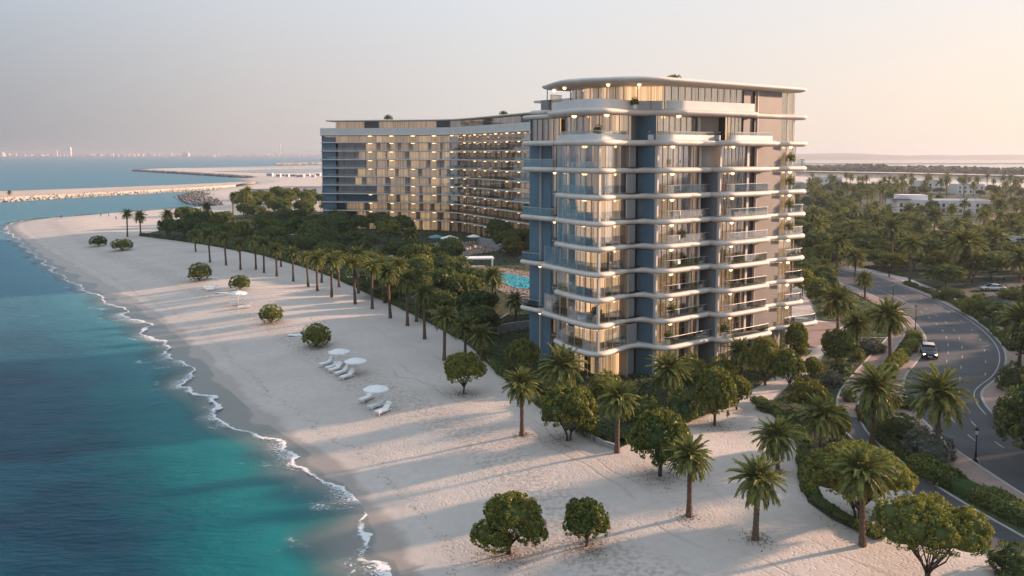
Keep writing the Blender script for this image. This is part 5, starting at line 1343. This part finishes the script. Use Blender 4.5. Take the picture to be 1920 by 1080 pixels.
def car(x, y, z, rz, label, body, roofm, lit, suv=True, s=1.0):
    """+X is forward"""
    o = empty('car', (x, y, z), rz, label, 'car', None)
    b = Matrix.LocRotScale(Vector((x, y, z)), __import__('mathutils').Euler((0, 0, rz)), Vector((s, s, s)))
    hh = 1.0 if suv else .82
    def loft(secs):                                             # secs: (x, half width, z low, z high, round)
        v = []; f = []
        for X, w_, zl, zh, rd in secs: v += [(X, -w_ * .92, zl), (X, -w_, zl + .18), (X, -w_, zh - rd), (X, -w_ + rd * .8, zh), (X, w_ - rd * .8, zh), (X, w_, zh - rd), (X, w_, zl + .18), (X, w_ * .92, zl)]
        n = 8
        for i in range(len(secs) - 1):
            for k in range(n): f.append((i * n + k, i * n + (k + 1) % n, (i + 1) * n + (k + 1) % n, (i + 1) * n + k))
        f += [tuple(range(n))[::-1], tuple((len(secs) - 1) * n + k for k in range(n))]
        return v, f
    L = 2.35
    v, f = loft([(-L, .78, .42, .85 * hh, .1), (-L + .12, .9, .3, 1.0 * hh, .12), (-1.5, .95, .26, 1.05 * hh, .12), (0, .96, .25, 1.03 * hh, .12), (.95, .95, .26, 1.0 * hh, .12), (1.7, .92, .28, .92 * hh, .14), (L - .15, .86, .32, .80 * hh, .14), (L, .74, .42, .66 * hh, .1)])
    put('body', mesh('car_body', v, f, body, True), o, mat=b)
    zr = 1.56 if suv else 1.28
    g = [(-L + (.25 if suv else .45), .80, 1.0 * hh), (-1.75 if suv else -1.2, .72, zr - .06), (-.9, .70, zr), (.1, .70, zr - .02), (1.15, .80, .98 * hh)]
    v = []; f = []
    for X, w_, zt in g:
        base = 1.0 * hh - .03; v += [(X, -.84, base), (X, -w_, zt), (X, w_, zt), (X, .84, base)]
    for i in range(4):
        q = 4 * i
        f += [(q, q + 4, q + 5, q + 1), (q + 2, q + 6, q + 7, q + 3)]
        f.append((q + 1, q + 5, q + 6, q + 2))
    put('glasshouse', mesh('car_glass', v, f, M['carglass'], False), o, mat=b)
    put('roof', MB().box((-.45 if suv else -.4, 0, zr + .0), (1.75 if suv else 1.1, 1.36, .06), 0, .03).mesh('car_roof', roofm, True), o, mat=b)
    for sy in (-1, 1):
        for (xa, za), (xb, zb) in ((((1.15, .98 * hh)), (.12, zr - .01)), ((-1.75 if suv else -1.2, zr - .05), (-L + .25, 1.0 * hh)), ((-.45, zr - .01), (-.5, 1.0 * hh))):
            put('pillar', MB().tube([(xa, sy * (.82 if za < 1.2 else .72), za), (xb, sy * (.72 if zb > 1.2 else .84), zb)], .035, 5).mesh('car_pillar', body), o, mat=b)
    wr_ = .36
    for sx in (-1.45, 1.45):
        for sy in (-.86, .86):
            w_ = put('wheel', MB().lathe([(wr_ * .6, -.12), (wr_ * .96, -.11), (wr_, -.06), (wr_, .06), (wr_ * .96, .11), (wr_ * .6, .12)], n=16).mesh('car_tyre', M['tyre']), o, mat=b @ Matrix.Translation((sx, sy, wr_)) @ Matrix.Rotation(math.pi / 2, 4, 'X'))
            put('rim', MB().lathe([(.03, -.125), (wr_ * .62, -.123), (wr_ * .62, .123), (.03, .125)], n=10).mesh('car_rim', M['rim']), w_, mat=b @ Matrix.Translation((sx, sy, wr_)) @ Matrix.Rotation(math.pi / 2, 4, 'X'))
        
    for sy in (-1, 1):
        put('headlight', MB().box((L - .10, sy * .62, .66 * hh), (.16, .34, .14), sy * -.3, .04).mesh('car_headlight', M['headl'] if lit else M['headoff']), o, mat=b)
        put('tail_light', MB().box((-L + .05, sy * .66, .86 * hh), (.12, .30, .14), 0, .03).mesh('car_tail', M['tail']), o, mat=b)
        put('mirror', MB().box((.85, sy * 1.03, 1.05 * hh), (.14, .22, .14), 0, .04).mesh('car_mirror', body), o, mat=b)
    put('grille', MB().box((L - .03, 0, .56 * hh), (.08, .84, .22), 0, .02).mesh('car_grille', M['black']), o, mat=b)
    put('number_plate', MB().box((L + .02, 0, .42), (.03, .5, .11), 0, .005).mesh('car_plate', M['white']), o, mat=b)
    put('bumper', MB().box((L - .12, 0, .34), (.22, 1.55, .16), 0, .05).mesh('car_bumper', M['black']), o, mat=b)
    return o
p = P(1741, 668); car(p[0], p[1], 2.055, R(-112), 'dark car with silver roof and lit headlights driving round the bend', M['carblue'], M['carwhite'], True, True, 1.12)
p = P(1860, 545); car(p[0], p[1], 2.05, R(178), 'low white car parked in the court behind the verge', M['carwhite'], M['carwhite'], False, False, 1.1)

# ------------------------------------------------------------------ villas in the grove
def villa(x, y, w_, d, h, rz, label, wins=True, extra=True):
    o = empty('villa', (x, y, GZ), rz, label, 'house', 'villas in the grove')
    b = Matrix.LocRotScale(Vector((x, y, GZ)), __import__('mathutils').Euler((0, 0, rz)), Vector((1, 1, 1)))
    put('wall', MB().box((0, 0, h / 2), (w_, d, h)).mesh('villa_wall', M['villa']), o, mat=b)
    put('parapet', MB().box((0, -d / 2 + .2, h + .25), (w_ + .3, .4, .7)).box((0, d / 2 - .2, h + .25), (w_ + .3, .4, .7)).box((w_ / 2 - .1, 0, h + .25), (.4, d - .8, .7)).box((-w_ / 2 + .1, 0, h + .25), (.4, d - .8, .7)).mesh('villa_parapet', M['villa']), o, mat=b)
    if extra:
        put('upper_storey', MB().box((-w_ * .28, d * .1, h + 1.4), (w_ * .3, d * .6, 2.8)).mesh('villa_upper', M['villa']), o, mat=b)
        put('canopy', MB().box((-w_ * .46, -d * .3, h + .9), (w_ * .22, d * .5, .35)).mesh('villa_canopy', M['villadk']), o, mat=b)
    if wins:
        n = max(3, int(w_ / 4))
        for i in range(n):
            X = -w_ / 2 + (i + .5) * w_ / n
            for zz in ((h * .3, h * .72) if h > 5 else (h * .5,)):
                wd = put('window', MB().box((X, -d / 2 - .02, zz), (1.3, .12, 1.7)).mesh('villa_window', M['villadk']), o, mat=b)
                put('pane', MB().box((X, -d / 2 - .09, zz), (1.1, .03, 1.5)).mesh('villa_pane', M['carglass']), wd, mat=b)
    return o
p = P(1768, 402); villa(p[0], p[1] + 6, 44, 16, 6.6, R(-6), 'long white flat-roofed villa in the palm grove')
p = P(1552, 352); villa(p[0], p[1], 20, 14, 9, 0, 'pale boxy villa at the far grove edge beside the tower', True, False)
p = P(1742, 362); villa(p[0], p[1], 18, 12, 9, 0, 'small pale villa behind the long white villa', True, False)
p = P(1812, 364); villa(p[0], p[1], 20, 12, 7, 0, 'cream villa behind the right end of the long villa', True, False)
p = P(1915, 472); villa(p[0], p[1], 9, 7, 4.5, R(-15), 'small white pavilion at the right edge of the grove', True, False)
# sheds behind the hotel garden
for i, (px, py, w_, h, mt, lb) in enumerate([(505, 372, 20, 6, 'villa', 'pale shed with columns behind the paired palms'), (530, 372, 14, 7, 'concrete', 'grey shed beside the pale column shed'), (575, 366, 34, 6, 'villa', 'long pale shed next to the hotel end wall'), (520, 382, 10, 3, 'red', 'small red kiosk behind the garden trees')]):
    p = P(px, py); o = empty('shed' if mt != 'red' else 'kiosk', tuple(p), 0, lb, 'shed' if mt != 'red' else 'kiosk', 'sheds behind the garden')
    MB().box((p[0], p[1], GZ + h / 2), (w_, 9, h)).put('wall', M[mt], o); MB().box((p[0], p[1], GZ + h + .2), (w_ + 1, 10, .4)).put('roof', M['concrete'], o)
    for j in range(5): MB().box((p[0] - w_ * .4 + j * w_ * .2, p[1] - 4.6, GZ + h * .45), (w_ * .08, .3, h * .7)).put('door', M['villadk'], o)

# ------------------------------------------------------------------ breakwater, spit, far shores
def prism_band(name, a_px, b_px, z, mat, zlow=-2, lab=None):
    a = resample(PL(smooth_px(a_px, 2), 0.0), 8); n = len(a); bb = resample(PL(smooth_px(b_px, 2), 0.0), 1e9)
    b = PL(smooth_px(b_px, 2), 0.0); bp = np.array(b); s = np.concatenate([[0], np.cumsum(np.linalg.norm(np.diff(bp, axis=0), axis=1))]); t = np.linspace(0, s[-1], n)
    b = [tuple(k) for k in np.column_stack([np.interp(t, s, bp[:, 0]), np.interp(t, s, bp[:, 1])])]
    v = []; f = []
    for (x0, y0), (x1, y1) in zip(a, b):
        dx, dy = x1 - x0, y1 - y0; L = math.hypot(dx, dy) or 1
        m0, m1 = min(.35, 7 / L), 1 - min(.3, 4 / L)
        v += [(x0, y0, zlow), (x0 + dx * m0, y0 + dy * m0, z), (x0 + dx * m1, y0 + dy * m1, z), (x1, y1, zlow)]
    for i in range(n - 1):
        for k in range(3): f.append((4 * i + k, 4 * i + 4 + k, 4 * i + 5 + k, 4 * i + 1 + k))
    o = put(name, mesh(name, v, f, mat), None); tag(o, kind='structure'); return a
bw_a = [(-260, 392), (0, 379), (130, 371), (260, 364), (380, 357), (440, 352)]; bw_b = [(-260, 372), (0, 364.5), (130, 359.5), (260, 354.5), (380, 349), (480, 344)]
M['spit'] = pmat('spit_sand', (.42, .345, .295), .95, var=.12, scale=.03)
prism_band('breakwater', bw_a, bw_b, 2.6, M['spit'])
def rocks(name, centres, size, mat, seed, squash=.8):
    r = np.random.default_rng(seed); V = []; Fv = []; b = 0; v0, f0 = ico(1)
    for c in centres:
        s = size * r.uniform(.6, 1.3); q = v0 * r.uniform(.7, 1.15, v0.shape) * s * np.array([1, 1, squash])
        a = r.uniform(0, 6.28); ca, sa = math.cos(a), math.sin(a)
        q = np.column_stack([q[:, 0] * ca - q[:, 1] * sa, q[:, 0] * sa + q[:, 1] * ca, q[:, 2]]) + np.array(c)
        V.append(q); Fv.append(f0 + b); b += len(q)
    return tag(put(name, mesh(name, np.vstack(V), np.vstack(Fv), mat)), kind='stuff')
a = np.array(resample(PL(smooth_px(bw_a, 2), 0.0), .62)); r = np.random.default_rng(3); cs = []
tn = np.gradient(a, axis=0); tn /= np.linalg.norm(tn, axis=1)[:, None]; nv = np.column_stack([-tn[:, 1], tn[:, 0]])
for i in range(len(a)):
    for row in range(4):
        d = row * 2.2 + r.uniform(-.8, .8); q = a[i] + nv[i] * d; cs.append((q[0] + r.uniform(-.4, .4), q[1], .0 + row * .75 + r.uniform(-.3, .3)))
keep = r.random(len(cs)) < .42
rocks('armour_stones', [c for c, k_ in zip(cs, keep) if k_], 1.15, M['rock'], 4)
mp = PL([(334, 370), (340, 378), (352, 384), (372, 387), (398, 388), (420, 385), (405, 366), (380, 361), (355, 362)], 0.0)
cs = []; w = np.array(mp); lo, hi = w.min(0), w.max(0)
for q in r.uniform(lo, hi, (2600, 2)):
    if inpoly(q[0], q[1], mp): cs.append((q[0], q[1], r.uniform(-.2, 1.2) + 1.0 * max(0, min(1, float(sdist(np.array([q]), w)[0]) / 15))))
rocks('rock_mound', cs[:2000], .9, M['rockdark'], 5)
a = np.array(resample(PL(smooth_px([(250, 320.7), (330, 325.4), (430, 331.5), (472, 335)], 2), 0.0), 2.2))
rocks('spit_stones', [(q[0] + r.uniform(-3, 3), q[1] + r.uniform(-4, 10), r.uniform(.2, 2.0)) for q in a for _ in range(4)], 2.2, M['rockdark'], 6)
a = np.array(resample(PL(smooth_px([(520, 312), (560, 311), (620, 309.5)], 1), 0.0), 3))
rocks('spit_boulders', [(q[0] + r.uniform(-5, 5), q[1] + r.uniform(-20, 20), 3 + r.uniform(.2, 4.0)) for q in a for _ in range(6)], 3.0, M['rock'], 7)
lag = PL([(400, 321.5), (470, 318.5), (540, 316.5), (620, 315.5), (620, 321), (560, 323.5), (480, 323.5)], 2.2)
M['lagoonw'] = pmat('lagoon_water', (.06, .12, .15), .12, var=.1, scale=.02)
sheet('lagoon', lag, 2.3, M['lagoonw'], world=True)
for i in range(9):
    px = 510 + i * 11 + rp.uniform(-4, 4); p = P(px, 331 + rp.uniform(-1.5, 1.5)); w_ = rp.uniform(4, 11); h = rp.uniform(2.4, 4.5)
    o = empty('site_cabin', tuple(p), 0, 'small white site cabin on the sandy spit', 'cabin', 'cabins on the sandy spit')
    MB().box((p[0], p[1], GZ + h / 2), (w_, 6, h)).put('wall', M['villa'], o); MB().box((p[0], p[1] - 3.05, GZ + h * .45), (w_ * .7, .2, h * .4)).put('window', M['villadk'], o)

def ridge(name, x0, x1, ynear, depth, hfun, mat, kind='structure', n=200):
    v = []; f = []
    for i in range(n + 1):
        X = x0 + (x1 - x0) * i / n; h = hfun(X)
        v += [(X, ynear, -2), (X, ynear + depth * .02, 2.5), (X, ynear + depth * .3, h * .7), (X, ynear + depth * .6, h), (X, ynear + depth, h * .3)]
    for i in range(n):
        for k in range(4): f.append((5 * i + k, 5 * i + 5 + k, 5 * i + 6 + k, 5 * i + 1 + k))
    return tag(put(name, mesh(name, v, f, mat)), kind=kind)
M['farland'] = pmat('far_land', (.20, .17, .15), .95, var=.2, scale=.002)
def fbm(x, s=0): return mnoise.fractal(Vector((x, s, 0)), 1.0, 2.0, 4)
ridge('far_shore', -9500, 1500, 9300, 2500, lambda X: 20 + 10 * fbm(X * .0006, 3), M['farland'])
ridge('far_hills', 1000, 9800, 4700, 1800, lambda X: max(8, 26 + 20 * fbm(X * .0012, 9)), M['farland'])
# city on the far shore: too small to tell its houses apart
m = MB(); rc_ = random.Random(11)
for i in range(620):
    X = rc_.uniform(-6200, 200); dens = .5 + .5 * math.sin(X * .004) + .3 * math.sin(X * .013)
    if rc_.random() > .35 + .5 * dens: continue
    h = rc_.choice([9, 11, 14, 18, 22, 28]) * rc_.uniform(.8, 1.3); w_ = rc_.uniform(14, 46); m.box((X, 9380 + rc_.uniform(0, 420), 2 + h / 2), (w_, 24, h))
tag(m.put('city_houses', M['city']), kind='stuff')
for X, h, w_, lb in [(-4830, 100, 30, 'tall slim tower on the far city skyline'), (-4975, 70, 16, 'thin grey mast tower beside the tall far tower'), (-2530, 150, 9, 'thin chimney mast on the far skyline near the hotel'), (-5580, 46, 60, 'block of flats at the left end of the far skyline'), (-3560, 44, 60, 'pale block in the middle of the far skyline')]:
    o = empty('far_building', (X, 9350, 2), 0, lb, 'building', 'far skyline buildings')
    MB().box((X, 9350, 2 + h * .45), (w_, w_, h * .9)).put('shaft', M['city'], o); MB().box((X, 9350, 2 + h * .95), (w_ * .6, w_ * .6, h * .1)).put('top', M['city'], o)
M['channel'] = pmat('channel_water', (.10, .12, .13), .10, spec=.6, var=.1, scale=.01, bump=.05, bscale=.2)
sheet('channel', [(140, 660), (3000, 660), (6000, 4690), (1000, 4690)], .06, M['channel'], world=True)
# mangrove island across the channel
isl = PL([(1480, 322.5), (1560, 324), (1700, 326.5), (1920, 332), (2300, 340), (2300, 333), (1920, 326), (1700, 321), (1560, 319), (1480, 318)], 0.0)
sheet('mangrove_island', isl, 1.2, M['spit'], world=True)
isl_n = np.array(isl[:5]); isl_f = np.array(isl[5:][::-1])
C = []; r = np.random.default_rng(21)
for i in range(2600):
    t = r.uniform(0, 3.999); k = int(t); u = t - k; f_ = r.uniform(.35, .9)
    a = isl_n[k] * (1 - u) + isl_n[k + 1] * u; b = isl_f[k] * (1 - u) + isl_f[k + 1] * u; q = a * (1 - f_) + b * f_
    hh = 9 + 5 * fbm(q[0] * .02, 2); C.append((q[0], q[1], r.uniform(1, max(2.5, hh))))
rocks('mangrove_wood', C, 4.2, M['mangrove'], 22, .75)
ridge('far_sandbank', 500, 3600, 2650, 60, lambda X: 3, M['spit'], n=60)

# ------------------------------------------------------------------ people on the far sand
M['cloth'] = pmat('dark_clothes', (.03, .03, .04), .8, var=.1); M['cloth2'] = pmat('grey_clothes', (.12, .12, .13), .8, var=.1)
def person(px, py, label, pose, mat):
    p = P(px, py); x, y = p[0], p[1]; z = ground_z(x, y); me = bpy.data.meshes.new('person')
    lean = .25 if pose else 0; st = .22 if pose != 2 else .1; dz = -.35 if pose == 2 else 0
    J = [(0, 0, .95 + dz), (lean * .3, 0, 1.2 + dz), (lean * .6, 0, 1.45 + dz), (lean * .7, 0, 1.55 + dz), (lean * .85, 0, 1.68 + dz), (lean * .85, 0, 1.8 + dz),
         (st * .6, .1, .5), (st, .1, .05), (st + .15, .1, .03), (-st * .8, -.1, .5), (-st * 1.3, -.1, .05), (-st * 1.1, -.1, .03),
         (lean * .6, .22, 1.42 + dz), (lean + .1, .3, 1.15 + dz), (lean + .22, .28, .92 + dz), (lean * .6, -.22, 1.42 + dz), (lean - .1, -.3, 1.15 + dz), (lean - .05, -.28, .9 + dz)]
    E_ = [(0, 1), (1, 2), (2, 3), (3, 4), (4, 5), (0, 6), (6, 7), (7, 8), (0, 9), (9, 10), (10, 11), (2, 12), (12, 13), (13, 14), (2, 15), (15, 16), (16, 17)]
    me.from_pydata(J, E_, []); me.materials.append(mat)
    o = put('person', me, None, (x, y, z), (0, 0, random.uniform(0, 6))); tag(o, label, 'person', 'people on the far sand')
    sk = o.modifiers.new('body', 'SKIN'); rad = [.17, .16, .18, .07, .12, .1, .09, .05, .045, .09, .05, .045, .08, .06, .04, .08, .06, .04]
    for v_, q in zip(me.skin_vertices[0].data, rad): v_.radius = (q, q)
    me.skin_vertices[0].data[0].use_root = True
    o.modifiers.new('smooth', 'SUBSURF').levels = 1; o.modifiers['smooth'].render_levels = 1
for px, py, pose, lb in [(115, 407, 1, 'person in dark clothes at the far waterline, nearest the sea end'), (189, 406, 2, 'crouching person in dark clothes on the far sand'), (204, 406, 0, 'small standing person near the crouching one'), (218, 412, 1, 'person in dark clothes walking by the lone palm'), (154, 404, 0, 'pale figure at the far waterline between the others')]:
    person(px, py, lb, pose, M['cloth'] if pose else M['cloth2'])

# ------------------------------------------------------------------ things on the balconies
FL = ['ground', 'first', 'second', 'third', 'fourth', 'fifth', 'sixth', 'seventh', 'eighth', 'ninth', 'tenth']
def pot_plant(u, v, z, s, label):
    x, y = T(u, v); o = empty('potted_plant', (x, y, z), 0, label, 'plant', 'potted plants on the tower')
    MB().lathe([(.16 * s, 0), (.24 * s, .42 * s), (.2 * s, .42 * s), (.18 * s, .36 * s)], (x, y, z), 9).put('pot', M['white'], o)
    put('foliage', KIND['shrub', 1][0], o, (x, y, z + .36 * s), (0, 0, u), (.55 * s, .55 * s, 1.2 * s))
def sofa(u, v, z, a, label):
    x, y = T(u, v); o = empty('balcony_sofa', (x, y, z), a, label, 'sofa', 'sofas in the loggias'); ca, sa = math.cos(a), math.sin(a)
    def at(lx, ly, lz): return (x + lx * ca - ly * sa, y + lx * sa + ly * ca, z + lz)
    MB().box(at(0, 0, .22), (2.1, .85, .3), a, .06).put('seat', M['canvas'], o); MB().box(at(0, .36, .52), (2.1, .2, .5), a, .06).put('backrest', M['canvas'], o)
    for sx in (-1, 1): MB().box(at(sx * .98, 0, .42), (.18, .85, .36), a, .05).put('armrest', M['canvas'], o)
def chair(u, v, z, a, label, cat='chair'):
    x, y = T(u, v); o = empty('balcony_chair', (x, y, z), a, label, cat, 'balcony chairs'); ca, sa = math.cos(a), math.sin(a)
    def at(lx, ly, lz): return (x + lx * ca - ly * sa, y + lx * sa + ly * ca, z + lz)
    MB().box(at(0, 0, .42), (.6, .6, .12), a, .04).put('seat', M['canvas'], o); MB().box(at(0, .28, .72), (.6, .1, .6), a, .04).put('backrest', M['canvas'], o)
    for sx in (-.24, .24):
        for sy in (-.24, .24): MB().tube([at(sx, sy, 0), at(sx, sy, .38)], .025, 4).put('leg', M['frame'], o)
for k in range(1, 9):
    z = ZS[k - 1] + .35; f_ = FL[k]
    if k in (2, 3, 5, 6, 7, 8): sofa(1.9, 4.6 - .3 * (k % 3), z, R(37 + 90 * (k % 2)), 'cream sofa in the glazed corner loggia on the %s balcony level' % f_)
    if k in (2, 3, 5): chair(2.2, 7.4, z, R(20 * k), 'cream armchair in the glazed corner loggia on the %s balcony level' % f_); chair(2.6, 1.9, z, R(200), 'cream chair near the loggia corner column on the %s balcony level' % f_)
    if k in (2, 6, 8): pot_plant(1.5, 6.6 if k != 2 else 1.6, z, 1.5, 'leafy potted plant in the corner loggia on the %s balcony level' % f_)
    chair(12.6, -2.2, z, R(160 + 15 * k), 'pale chair on the middle balcony of the %s level' % f_)
    if k in (1, 2, 5): pot_plant(10.4 + k * .6, -2.2, z, 1.2, 'potted plant on the middle balcony of the %s level' % f_)
    if k in (1, 3, 5, 6): chair(23.2, -4.2, z, R(190 + 9 * k), 'pale chair on the right-hand balcony of the %s level' % f_)
    if k == 1: pot_plant(20.4, -4.3, z, 1.4, 'potted plant at the left end of the lowest right-hand balcony')
    if k in (5, 6, 7, 8): pot_plant(38.4, -3.9, z, 1.3, 'potted plant on the end balcony of the %s level' % f_)
    if k in (1, 2, 4): chair(40.2, -3.9, z, R(170), 'pale chair on the end balcony of the %s level' % f_)
pot_plant(3.0, 3.2, ZS[8] + .35, 1.3, 'potted shrub behind the white parapet below the penthouse'); pot_plant(6.2, -.2, ZS[9] + .35, 1.0, 'potted plant on the penthouse terrace beside the lit window')
sofa(1.3, 2.2, ZS[8] + .35, R(120), 'cream sofa behind the white parapet below the penthouse')
def roof_bush(x, y, z, W, H, lb): tree('roof_shrub', ('shrub', 0), x, y, W, H, lb, 'shrub', 'roof garden shrubs', z=z)
roof_bush(*T(16, 2.0), ROOFZ + .8, 2.6, 1.0, 'low shrub on top of the tower roof')
roof_bush(-49, 340, ztop + 5.8, 3.6, 2.2, 'shrub on the hotel roof above its left half'); roof_bush(-3, 297, ztop + 5.8, 3.2, 1.6, 'shrub on the hotel roof near the tower')
for i in range(10):
    q = np.array(offset_path(hp, 1.6)[6 + i * 9]); put_o = empty('roof_lounge_chair', (q[0], q[1], ztop), 0, 'small chair on the hotel roof terrace behind the white parapet', 'chair', 'hotel roof terrace chairs')
    MB().box((q[0], q[1], ztop + .5), (1.2, .9, .9), .3 * i, .1).put('seat', M['canvas'] if i % 2 else M['frame'], put_o); MB().box((q[0], q[1] + .4, ztop + 1.6), (1.2, .3, 1.6), .3 * i, .08).put('backrest', M['canvas'] if i % 2 else M['frame'], put_o)

# ------------------------------------------------------------------ air
hm, nt, n_, l_, b_ = newmat('haze_air'); n_.remove(b_)
pv = n_.new('ShaderNodeVolumePrincipled'); pv.inputs['Color'].default_value = (.52, .57, .66, 1); pv.inputs['Density'].default_value = 1.25e-4; pv.inputs['Anisotropy'].default_value = .3
l_.new(pv.outputs[0], n_['Material Output'].inputs['Volume'])
hb = MB().box((0, 0, 29), (28000, 28000, 72)).put('haze', hm); tag(hb, kind='stuff')
hb.display_type = 'WIRE'
